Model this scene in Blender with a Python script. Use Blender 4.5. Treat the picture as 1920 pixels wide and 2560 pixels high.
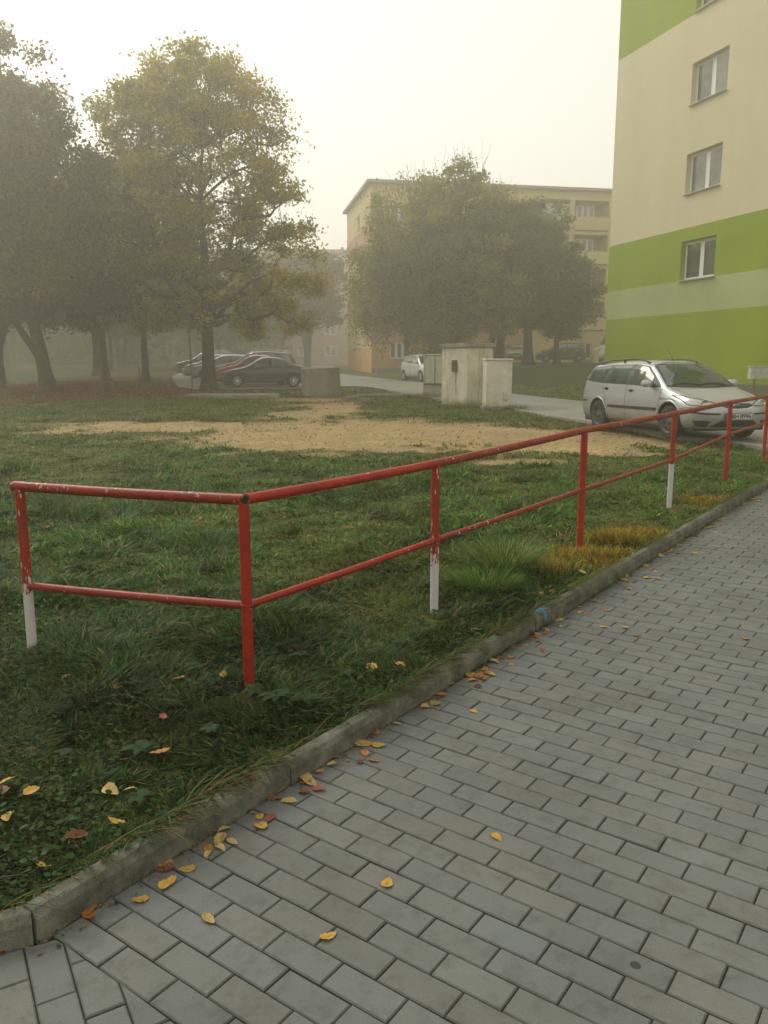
import bpy, math, random
import numpy as np
from mathutils import Vector, Matrix
from mathutils.bvhtree import BVHTree
random.seed(7); np.random.seed(7)
R = math.radians
scene = bpy.context.scene
for o in list(bpy.data.objects): bpy.data.objects.remove(o)
COL = scene.collection

# ------------------------------------------------------------------ camera, sky, sun, exposure
cam_data = bpy.data.cameras.new('camera'); cam = bpy.data.objects.new('camera', cam_data); COL.objects.link(cam)
cam.location = (0, 0, 1.65); cam.rotation_euler = (R(90 - 10.33), 0, 0)
cam_data.sensor_fit = 'VERTICAL'; cam_data.sensor_height = 36.0; cam_data.lens = 36.0 * 2040 / 2560
cam_data.clip_start = 0.05; cam_data.clip_end = 2000
scene.camera = cam

SUN_EL, SUN_AZ = 42.0, -42.0          # degrees; azimuth clockwise from +Y
world = bpy.data.worlds.new('World'); scene.world = world; world.use_nodes = True
wn, wl = world.node_tree.nodes, world.node_tree.links
wn.clear()
sky = wn.new('ShaderNodeTexSky'); sky.sky_type = 'NISHITA'; sky.sun_disc = False
sky.sun_elevation = R(SUN_EL); sky.sun_rotation = R(SUN_AZ)
sky.air_density = 1.0; sky.dust_density = 2.0; sky.ozone_density = 1.0; sky.altitude = 200
hs = wn.new('ShaderNodeHueSaturation'); hs.inputs['Saturation'].default_value = 0.22
mx = wn.new('ShaderNodeMix'); mx.data_type = 'RGBA'; mx.blend_type = 'MULTIPLY'; mx.inputs[0].default_value = 1.0
mx.inputs[7].default_value = (1.0, 0.97, 0.88, 1)
bg = wn.new('ShaderNodeBackground'); bg.inputs['Strength'].default_value = 0.15
wo = wn.new('ShaderNodeOutputWorld')
wl.new(sky.outputs[0], hs.inputs['Color']); wl.new(hs.outputs[0], mx.inputs[6]); oc = wn.new('ShaderNodeMix'); oc.data_type = 'RGBA'; oc.inputs[0].default_value = 0.70; oc.inputs[7].default_value = (5.9, 5.8, 5.3, 1)   # even overcast veil
wl.new(mx.outputs[2], oc.inputs[6]); wl.new(oc.outputs[2], bg.inputs['Color'])
wl.new(bg.outputs[0], wo.inputs['Surface'])

sd = bpy.data.lights.new('sun', 'SUN'); sd.energy = 1.5; sd.angle = R(30); sd.color = (1.0, 0.95, 0.84)
sun = bpy.data.objects.new('sun', sd); COL.objects.link(sun)
_d = Vector((math.sin(R(SUN_AZ)) * math.cos(R(SUN_EL)), math.cos(R(SUN_AZ)) * math.cos(R(SUN_EL)), math.sin(R(SUN_EL))))
sun.rotation_euler = _d.to_track_quat('Z', 'Y').to_euler(); sun.location = (0, 0, 60)

scene.render.engine = 'CYCLES'
cy = scene.cycles
cy.use_denoising = True; cy.max_bounces = 6; cy.diffuse_bounces = 3; cy.glossy_bounces = 3; cy.transmission_bounces = 4
cy.volume_bounces = 2; cy.transparent_max_bounces = 8; cy.caustics_reflective = False; cy.caustics_refractive = False
cy.sample_clamp_indirect = 6.0
scene.view_settings.view_transform = 'Standard'; scene.view_settings.look = 'None'
scene.view_settings.exposure = 0.37; scene.view_settings.gamma = 1.0; scene.view_settings.use_curve_mapping = False

# ------------------------------------------------------------------ materials
def principled(name, color=(.5, .5, .5), rough=.7, metal=0.0, spec=.5, coat=0.0):
    m = bpy.data.materials.new(name); m.use_nodes = True
    b = m.node_tree.nodes['Principled BSDF']
    b.inputs['Base Color'].default_value = (*color, 1); b.inputs['Roughness'].default_value = rough
    b.inputs['Metallic'].default_value = metal; b.inputs['Specular IOR Level'].default_value = spec
    b.inputs['Coat Weight'].default_value = coat
    return m, m.node_tree.nodes, m.node_tree.links, b

def node(N, typ, **kw):
    n = N.new(typ)
    for k, v in kw.items():
        if k in n.inputs: n.inputs[k].default_value = v
        else: setattr(n, k, v)
    return n

def ramp(N, stops):
    r = N.new('ShaderNodeValToRGB'); e = r.color_ramp.elements
    while len(e) < len(stops): e.new(0.5)
    for q, (p, c) in zip(e, stops):
        q.position = p; q.color = (*c, 1) if len(c) == 3 else c
    return r

def mixc(N, L, fac, a, b, blend='MIX'):
    m = N.new('ShaderNodeMix'); m.data_type = 'RGBA'; m.blend_type = blend
    for i, v in ((0, fac), (6, a), (7, b)):
        if isinstance(v, (int, float)): m.inputs[i].default_value = v
        elif isinstance(v, tuple): m.inputs[i].default_value = (*v, 1) if len(v) == 3 else v
        else: L.new(v, m.inputs[i])
    return m.outputs[2]

def rough_mat(name, c1, c2, scale=3.0, detail=6, rough=.8, bump=.2, bscale=60, dist=.01, metal=0.0, spec=.4, coord='Object', stops=(.35, .65)):
    """two-tone noisy surface with fine bump"""
    m, N, L, b = principled(name, c1, rough, metal, spec)
    tc = N.new('ShaderNodeTexCoord')
    n1 = node(N, 'ShaderNodeTexNoise', Scale=scale, Detail=detail, Roughness=.6); L.new(tc.outputs[coord], n1.inputs['Vector'])
    r = ramp(N, [(stops[0], c1), (stops[1], c2)]); L.new(n1.outputs[0], r.inputs[0]); L.new(r.outputs[0], b.inputs['Base Color'])
    if bump:
        n2 = node(N, 'ShaderNodeTexNoise', Scale=bscale, Detail=4); L.new(tc.outputs[coord], n2.inputs['Vector'])
        bp = node(N, 'ShaderNodeBump', Strength=bump, Distance=dist); L.new(n2.outputs[0], bp.inputs['Height']); L.new(bp.outputs[0], b.inputs['Normal'])
    return m

def attr_mat(name, rough=.6, trans=0.0, attr='col', spec=.3, noise=None, bump=None):
    """colour read from a vertex attribute; trans = share of translucency (leaves, grass)"""
    m, N, L, b = principled(name, rough=rough, spec=spec)
    a = N.new('ShaderNodeAttribute'); a.attribute_name = attr
    c = a.outputs['Color']
    if noise:
        tc = N.new('ShaderNodeTexCoord'); n1 = node(N, 'ShaderNodeTexNoise', Scale=noise[0], Detail=6, Roughness=.65); L.new(tc.outputs['Object'], n1.inputs['Vector'])
        r = ramp(N, [(.3, (noise[1],) * 3), (.7, (noise[2],) * 3)]); L.new(n1.outputs[0], r.inputs[0])
        c = mixc(N, L, 1.0, c, r.outputs[0], 'MULTIPLY')
    if bump:
        tc2 = N.new('ShaderNodeTexCoord'); n2 = node(N, 'ShaderNodeTexNoise', Scale=bump[0], Detail=5); L.new(tc2.outputs['Object'], n2.inputs['Vector'])
        bp = node(N, 'ShaderNodeBump', Strength=bump[1], Distance=bump[2]); L.new(n2.outputs[0], bp.inputs['Height']); L.new(bp.outputs[0], b.inputs['Normal'])
    L.new(c, b.inputs['Base Color'])
    if trans:
        t = N.new('ShaderNodeBsdfTranslucent'); L.new(c, t.inputs['Color'])
        mxs = N.new('ShaderNodeMixShader'); mxs.inputs[0].default_value = trans
        L.new(b.outputs[0], mxs.inputs[1]); L.new(t.outputs[0], mxs.inputs[2])
        L.new(mxs.outputs[0], N['Material Output'].inputs['Surface'])
    return m

# ------------------------------------------------------------------ mesh helpers
def mesh_np(name, verts, faces, mats=(), col=None, smooth=False, mat_idx=None):
    """faces: (n,3) or (n,4) array, or a list of such arrays"""
    if not isinstance(faces, (list, tuple)): faces = [faces]
    faces = [np.asarray(f, dtype=np.int32) for f in faces if len(f)]
    me = bpy.data.meshes.new(name)
    verts = np.asarray(verts, dtype=np.float32)
    me.vertices.add(len(verts)); me.vertices.foreach_set('co', verts.ravel())
    tot = sum(f.size for f in faces); nf = sum(len(f) for f in faces)
    me.loops.add(tot); me.loops.foreach_set('vertex_index', np.concatenate([f.ravel() for f in faces]))
    me.polygons.add(nf)
    lt = np.concatenate([np.full(len(f), f.shape[1], dtype=np.int32) for f in faces])
    me.polygons.foreach_set('loop_start', np.concatenate([[0], np.cumsum(lt)[:-1]]).astype(np.int32))
    me.update(calc_edges=True); me.validate(verbose=False)
    for m in (mats if isinstance(mats, (list, tuple)) else [mats]): me.materials.append(m)
    if smooth: me.polygons.foreach_set('use_smooth', np.ones(len(me.polygons), dtype=bool))
    if mat_idx is not None and len(me.polygons) == nf: me.polygons.foreach_set('material_index', np.asarray(mat_idx, dtype=np.int32))
    if col is not None:
        c = np.ones((len(verts), 4), dtype=np.float32); c[:, :3] = col
        a = me.color_attributes.new('col', 'FLOAT_COLOR', 'POINT'); a.data.foreach_set('color', c.ravel())
    return me

def link(name, me, parent=None, loc=None, rotz=None, **props):
    o = bpy.data.objects.new(name, me); COL.objects.link(o)
    if parent is not None: o.parent = parent
    if loc is not None: o.location = loc
    if rotz is not None: o.rotation_euler = (0, 0, rotz)
    for k, v in props.items(): o[k] = v
    return o

class MB:
    """collects shapes for ONE mesh"""
    def __init__(s): s.v = []; s.f = []; s.m = []; s.n = 0
    def add(s, verts, faces, mi=0):
        verts = [tuple(map(float, v)) for v in verts]
        s.v += verts; s.f += [tuple(i + s.n for i in f) for f in faces]; s.m += [mi] * len(faces); s.n += len(verts); return s
    def box(s, c, d, rz=0.0, mi=0, bev=0.0, M=None):
        x, y, z = d[0] / 2, d[1] / 2, d[2] / 2
        if bev <= 0:
            V = [(a * x, b * y, e * z) for e in (-1, 1) for b in (-1, 1) for a in (-1, 1)]
            F = [(0, 2, 3, 1), (4, 5, 7, 6), (0, 1, 5, 4), (2, 6, 7, 3), (0, 4, 6, 2), (1, 3, 7, 5)]
        else:
            b_ = min(bev, x * .9, y * .9, z * .9)
            def ring(xx, yy, zz, r):
                return [(xx - r, -yy, zz), (xx, -yy + r, zz), (xx, yy - r, zz), (xx - r, yy, zz), (-xx + r, yy, zz), (-xx, yy - r, zz), (-xx, -yy + r, zz), (-xx + r, -yy, zz)]
            V = ring(x - b_, y - b_, -z, b_ * .3) + ring(x, y, -z + b_, b_) + ring(x, y, z - b_, b_) + ring(x - b_, y - b_, z, b_ * .3)
            F = [tuple(range(7, -1, -1)), tuple(range(24, 32))]
            for k in range(3):
                for i in range(8): F.append((k * 8 + i, k * 8 + (i + 1) % 8, (k + 1) * 8 + (i + 1) % 8, (k + 1) * 8 + i))
        ca, sa = math.cos(rz), math.sin(rz)
        if M is not None: V = [tuple(M @ Vector(v)) for v in V]
        V = [(c[0] + v[0] * ca - v[1] * sa, c[1] + v[0] * sa + v[1] * ca, c[2] + v[2]) for v in V]
        return s.add(V, F, mi)
    def tube(s, pts, r, n=10, mi=0, caps=True):
        pts = [Vector(p) for p in pts]
        rs = r if isinstance(r, (list, tuple)) else [r] * len(pts)
        V = []; up = None
        for i, p in enumerate(pts):
            t = (pts[min(i + 1, len(pts) - 1)] - pts[max(i - 1, 0)]).normalized()
            if up is None:
                up = Vector((0, 0, 1)) if abs(t.z) < .9 else Vector((1, 0, 0))
            u = (up - t * up.dot(t)).normalized(); w = t.cross(u); up = u
            for k in range(n):
                a = 2 * math.pi * k / n; V.append(tuple(p + (u * math.cos(a) + w * math.sin(a)) * rs[i]))
        F = []
        for i in range(len(pts) - 1):
            for k in range(n): F.append((i * n + k, i * n + (k + 1) % n, (i + 1) * n + (k + 1) % n, (i + 1) * n + k))
        if caps: F.append(tuple(range(n - 1, -1, -1))); F.append(tuple(range((len(pts) - 1) * n, len(pts) * n)))
        return s.add(V, F, mi)
    def lathe(s, prof, n=32, axis='z', c=(0, 0, 0), mi=0, close=False):
        V = []
        for k in range(n):
            a = 2 * math.pi * k / n
            for r, h in prof:
                if axis == 'z': V.append((c[0] + r * math.cos(a), c[1] + r * math.sin(a), c[2] + h))
                else: V.append((c[0] + r * math.cos(a), c[1] + h, c[2] + r * math.sin(a)))
        m = len(prof); F = []
        for k in range(n):
            for i in range(m - 1 if not close else m):
                j = (i + 1) % m; q = (k + 1) % n
                F.append((k * m + i, q * m + i, q * m + j, k * m + j) if axis == 'z' else (k * m + i, k * m + j, q * m + j, q * m + i))
        return s.add(V, F, mi)
    def prism(s, poly, z0, z1, mi=0):
        n = len(poly); V = [(p[0], p[1], z0) for p in poly] + [(p[0], p[1], z1) for p in poly]
        F = [tuple(range(n - 1, -1, -1)), tuple(range(n, 2 * n))] + [(i, (i + 1) % n, n + (i + 1) % n, n + i) for i in range(n)]
        return s.add(V, F, mi)
    def mesh(s, name, mats, smooth=False, angle=None):
        me = bpy.data.meshes.new(name); me.from_pydata(s.v, [], s.f)
        for m in (mats if isinstance(mats, (list, tuple)) else [mats]): me.materials.append(m)
        me.polygons.foreach_set('material_index', s.m)
        if smooth:
            me.polygons.foreach_set('use_smooth', [True] * len(me.polygons))
            me.update()
            try: me.set_sharp_from_angle(angle=R(angle or 40))
            except Exception: pass
        me.update(); return me
    def build(s, name, mats, parent=None, smooth=False, **kw): return link(name, s.mesh(name, mats, smooth), parent, **kw)

def thing(name, label, cat, loc=(0, 0, 0), rotz=0.0, group=None):
    o = bpy.data.objects.new(name, None); COL.objects.link(o); o.location = loc; o.rotation_euler = (0, 0, rotz)
    o.empty_display_size = .3; o['label'] = label; o['category'] = cat
    if group: o['group'] = group
    return o

def kids(o): return [c for c in bpy.data.objects if c.parent == o]

def dup(root, loc, rotz, label, group=None, scale=None):
    def cp(o, parent):
        c = o.copy(); COL.objects.link(c)
        if parent is not None: c.parent = parent
        for ch in kids(o): cp(ch, c)
        return c
    r = cp(root, None); r.location = loc; r.rotation_euler = (0, 0, rotz); r['label'] = label
    if scale: r.scale = scale
    if group: r['group'] = group
    return r

def vnoise(x, y, seed=0):
    """smooth value noise in 0..1"""
    x = np.asarray(x, float); y = np.asarray(y, float)
    xi = np.floor(x).astype(np.int64); yi = np.floor(y).astype(np.int64); fx = x - xi; fy = y - yi
    fx = fx * fx * (3 - 2 * fx); fy = fy * fy * (3 - 2 * fy)
    def h(a, b):
        n = (a * 374761393 + b * 668265263 + seed * 1442695041) & 0x7fffffff
        n = ((n ^ (n >> 13)) * 1274126177) & 0x7fffffff
        return ((n ^ (n >> 16)) & 0xffff) / 65535.0
    return (h(xi, yi) * (1 - fx) + h(xi + 1, yi) * fx) * (1 - fy) + (h(xi, yi + 1) * (1 - fx) + h(xi + 1, yi + 1) * fx) * fy
def fbm(x, y, seed=0, o=4):
    s = 0; a = .5; t = 0
    for i in range(o): s = s + a * vnoise(np.asarray(x) * 2 ** i, np.asarray(y) * 2 ** i, seed + i * 17); t += a; a *= .5
    return s / t
def sstep(a, b, x): t = np.clip((np.asarray(x, float) - a) / (b - a), 0, 1); return t * t * (3 - 2 * t)

# ------------------------------------------------------------------ the lie of the land
SL = 0.0125
def gz(x, y):      # height of the paving / road level
    b = 0.85 * sstep(42, 54, y) * sstep(2.2, 6.5, x)
    v = SL * np.asarray(y, float) + b
    return v
def gzf(x, y): return float(gz(x, y))
LAWN = 0.022
# kerb frame: s runs along the kerb away from the camera, t to its right (the paving)
KC = np.array([-.99, 2.068]); KA = R(54.2)
KU = np.array([math.cos(KA), math.sin(KA)]); KV = np.array([math.sin(KA), -math.cos(KA)])
def tk(s): return np.where(np.asarray(s) < 0, .51 * np.asarray(s, float), 0.0)
def st(x, y):
    dx = np.asarray(x, float) - KC[0]; dy = np.asarray(y, float) - KC[1]
    s = dx * KU[0] + dy * KU[1]; t = dx * KV[0] + dy * KV[1]
    return s, t
def xy(s, t): return KC[0] + s * KU[0] + t * KV[0], KC[1] + s * KU[1] + t * KV[1]
def lawn_side(x, y):                 # < 0 on the lawn side of the kerb (distance to it)
    s, t = st(x, y); return t - tk(s)

ROAD = [(11.0, 9.6), (7.6, 12.6), (6.5, 13.77), (6.2, 14.7), (5.62, 15.93), (5.05, 18.26), (4.52, 20.1), (4.19, 21.2), (3.62, 23.7), (2.3, 27.4),
        (1.03, 31.7), (.2, 35.2), (-.66, 38.6), (-1.42, 39.6), (-2.4, 39.2), (-3.3, 37.6), (-4.2, 36.7), (-8.3, 36.2), (-9.6, 38.6), (-12.0, 47.0), (-14.6, 57), (-18, 75), (-26, 112),
        (-7, 112), (-5.2, 86), (-4.4, 66), (-2.6, 59), (-1.14, 54.9), (0.4, 49), (1.35, 46.3), (2.9, 41.6), (4.2, 36), (4.95, 32.6), (5.56, 30.3), (6.55, 27.4), (8.0, 24.6), (10.4, 22.4), (14, 20.6), (22, 18.5), (30, 17), (30, 4), (16, 6)]
ROAD_NP = np.array(ROAD)
def in_poly(x, y, P):
    x = np.asarray(x, float); y = np.asarray(y, float); ins = np.zeros(x.shape, bool); n = len(P)
    for i in range(n):
        x0, y0 = P[i]; x1, y1 = P[(i + 1) % n]
        if y0 == y1: continue
        c = ((y0 > y) != (y1 > y)) & (x < (x1 - x0) * (y - y0) / (y1 - y0) + x0); ins ^= c
    return ins
def sand_mask(x, y):
    """0 grass .. 1 bare sandy soil"""
    x = np.asarray(x, float); y = np.asarray(y, float)
    wx = x + (fbm(x * .5, y * .5, 3) - .5) * 2.0; wy = y + (fbm(x * .45, y * .45, 9) - .5) * 1.8
    def ell(cx, cy, rx, ry, rot=0):
        c, s = math.cos(rot), math.sin(rot); u = (wx - cx) * c + (wy - cy) * s; v = -(wx - cx) * s + (wy - cy) * c
        return 1.15 - np.sqrt((u / rx) ** 2 + (v / ry) ** 2)
    m = ell(-5.0, 18.1, 3.1, 1.35, -.1)
    m = np.maximum(m, ell(-.4, 17.0, 3.9, 3.7, 0)); m = np.maximum(m, ell(2.9, 15.6, 2.8, 2.6, -.4))
    m = np.maximum(m, ell(-1.6, 24.0, 1.5, 5.2, 0) - .12); m = np.maximum(m, ell(-2.6, 29.0, 2.6, 1.6, 0) - .22)
    m = np.maximum(m, ell(4.6, 15.6, 1.8, 1.5, .7) - .05); m = np.maximum(m, ell(2.2, 12.4, 1.2, .55, .1) - .2)
    m = np.maximum(m, ell(-6.5, 16.9, 2.4, .6, .1) - .35)
    n = fbm(x * 1.6, y * 1.5, 21); n2 = fbm(x * 5.5, y * 5.5, 23)
    return sstep(-.12, .42, m * 1.0 - .04 + (n - .5) * 1.1 + (n2 - .5) * .65)
def litter_mask(x, y):
    m = 1.1 - np.sqrt(((np.asarray(x, float) + 17) / 10.5) ** 2 + ((np.asarray(y, float) - 37.0) / 9.6) ** 2)
    m = np.maximum(m, 1.0 - np.sqrt(((x + 7.8) / 1.8) ** 2 + ((y - 35.2) / 1.5) ** 2))
    return sstep(-.1, .35, m + (fbm(np.asarray(x) * .6, np.asarray(y) * .4, 33) - .5) * 1.1)
def lawn_h(x, y):
    return gz(x, y) + LAWN + (fbm(np.asarray(x) * .8, np.asarray(y) * .8, 5) - .5) * .035

# ------------------------------------------------------------------ ground sheet
def build_ground():
    sl = np.concatenate([-np.geomspace(190, 4.2, 26), np.arange(-4, 44, .2), np.geomspace(44, 230, 50)])
    tl = np.concatenate([-np.geomspace(230, 40.5, 40), np.arange(-40, -.3, .2), [-.25, -.16, -.085, -.055, -.03, -.01, .3, 1, 2, 3, 4, 5, 6.1, 6.3], np.arange(6.6, 30, .4), np.geomspace(30, 200, 34)])
    S, T = np.meshgrid(sl, tl, indexing='ij'); T2 = T + tk(S)
    X, Y = xy(S, T2)
    Z = lawn_h(X, Y)
    pav = (T > -.04) & (T < 6.2) & (S < 14.2)
    Z = np.where(pav, gz(X, Y) - .06, Z)
    rd = in_poly(X, Y, ROAD); Z = np.where(rd, gz(X, Y) - .02, Z)
    sm = sand_mask(X, Y); lm = litter_mask(X, Y)
    Z = Z - .02 * sm * (~pav) * (~rd)
    n1 = fbm(X * .35, Y * .35, 11)[..., None]; n2 = fbm(X * 1.7, Y * 1.7, 12)[..., None]
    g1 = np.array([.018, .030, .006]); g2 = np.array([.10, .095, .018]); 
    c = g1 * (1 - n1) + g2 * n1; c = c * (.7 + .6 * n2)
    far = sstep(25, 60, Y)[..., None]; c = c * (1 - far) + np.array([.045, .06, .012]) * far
    s1 = np.array([.315, .245, .10]); s2 = np.array([.28, .19, .105]); m2 = fbm(X * .9, Y * 1.6, 31)[..., None]
    sc_ = (s1 * (1 - m2) + s2 * m2) * (.75 + .5 * n2)
    c = c * (1 - sm[..., None]) + sc_ * sm[..., None]
    c = c * (1 - lm[..., None] * .85) + np.array([.105, .034, .012]) * (.6 + .8 * n2) * lm[..., None] * .85
    c = np.where(pav[..., None], np.array([.03, .025, .018]), c)
    ns, nt = S.shape; idx = np.arange(ns * nt).reshape(ns, nt)
    F = np.stack([idx[:-1, :-1], idx[1:, :-1], idx[1:, 1:], idx[:-1, 1:]], -1).reshape(-1, 4)[:, ::-1]
    V = np.stack([X, Y, Z], -1).reshape(-1, 3)
    m = attr_mat('soil and turf', rough=.95, noise=(9, .55, 1.4), bump=(30, .5, .03), spec=.15)
    F = F[:, ::-1]
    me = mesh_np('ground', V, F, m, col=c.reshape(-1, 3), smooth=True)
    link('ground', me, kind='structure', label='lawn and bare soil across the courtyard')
build_ground()

# ------------------------------------------------------------------ road
def build_road():
    from mathutils.geometry import tessellate_polygon
    P = ROAD
    # dense strips: clip a grid by the polygon via simple fan of small cells inside plus the polygon itself
    bm_v = [(x, y) for x, y in P]
    import bmesh
    bm = bmesh.new(); vs = [bm.verts.new((x, y, 0)) for x, y in P]; bm.faces.new(vs)
    bmesh.ops.triangulate(bm, faces=bm.faces[:])
    for axis, rng in ((0, np.arange(-26, 31, 2.0)), (1, np.arange(4, 112, 2.0))):
        for q in rng:
            co = Vector((q, 0, 0)) if axis == 0 else Vector((0, q, 0)); no = Vector((1, 0, 0)) if axis == 0 else Vector((0, 1, 0))
            bmesh.ops.bisect_plane(bm, geom=bm.verts[:] + bm.edges[:] + bm.faces[:], plane_co=co, plane_no=no)
    for v in bm.verts: v.co.z = gzf(v.co.x, v.co.y) + .075
    bmesh.ops.recalc_face_normals(bm, faces=bm.faces[:])
    if sum(f.normal.z for f in bm.faces) < 0: bmesh.ops.reverse_faces(bm, faces=bm.faces[:])
    me = bpy.data.meshes.new('road'); bm.to_mesh(me); bm.free()
    m, N, L, b = principled('asphalt', rough=.75, spec=.35)
    tc = N.new('ShaderNodeTexCoord')
    n1 = node(N, 'ShaderNodeTexNoise', Scale=.55, Detail=8, Roughness=.65); L.new(tc.outputs['Object'], n1.inputs['Vector'])
    r = ramp(N, [(.32, (.145, .14, .125)), (.52, (.21, .205, .185)), (.7, (.265, .255, .225))]); L.new(n1.outputs[0], r.inputs[0])
    v = node(N, 'ShaderNodeTexVoronoi', feature='DISTANCE_TO_EDGE', Scale=.28); L.new(tc.outputs['Object'], v.inputs['Vector'])
    nn = node(N, 'ShaderNodeTexNoise', Scale=2.0, Detail=6); L.new(tc.outputs['Object'], nn.inputs['Vector'])
    vm = N.new('ShaderNodeVectorMath'); vm.operation = 'MULTIPLY_ADD'; vm.inputs[1].default_value = (.6, .6, .6)
    L.new(nn.outputs['Color'], vm.inputs[0]); L.new(tc.outputs['Object'], vm.inputs[2]); L.new(vm.outputs[0], v.inputs['Vector'])
    cr = ramp(N, [(.0, (1, 1, 1)), (.006, (0, 0, 0))]); L.new(v.outputs['Distance'], cr.inputs[0])
    c = mixc(N, L, cr.outputs[0], r.outputs[0], (.06, .055, .045)); L.new(c, b.inputs['Base Color'])
    n2 = node(N, 'ShaderNodeTexNoise', Scale=70, Detail=3); L.new(tc.outputs['Object'], n2.inputs['Vector'])
    bp = node(N, 'ShaderNodeBump', Strength=.3, Distance=.01); L.new(n2.outputs[0], bp.inputs['Height']); L.new(bp.outputs[0], b.inputs['Normal'])
    me.materials.append(m)
    link('road', me, kind='structure', label='pale worn asphalt road')
    # low concrete edging where the lawn meets the road
    mb = MB(); mk = rough_mat('edging concrete', (.2, .19, .16), (.33, .31, .26), 4, bump=.4, bscale=25)
    def edging(pts, w=.1, h=.10):
        for (x0, y0), (x1, y1) in zip(pts, pts[1:]):
            Ls = math.hypot(x1 - x0, y1 - y0); n = max(1, round(Ls / 1.0)); a = math.atan2(y1 - y0, x1 - x0)
            for i in range(n):
                f = (i + .5) / n; cx, cy_ = x0 + (x1 - x0) * f, y0 + (y1 - y0) * f
                mb.box((cx, cy_, gzf(cx, cy_) + h - .1 + random.uniform(-.008, .008)), (Ls / n - .015, w, .2), a, bev=.012)
    edging(ROAD[2:12]); edging(ROAD[25:33]); edging([(-1.45, 29.7), (-.5, 31.5), (.95, 31.75)], .12, .11)
    mb.build('road_edging', mk, kind='structure', label='low weathered concrete edging along the road')
build_road()

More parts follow.
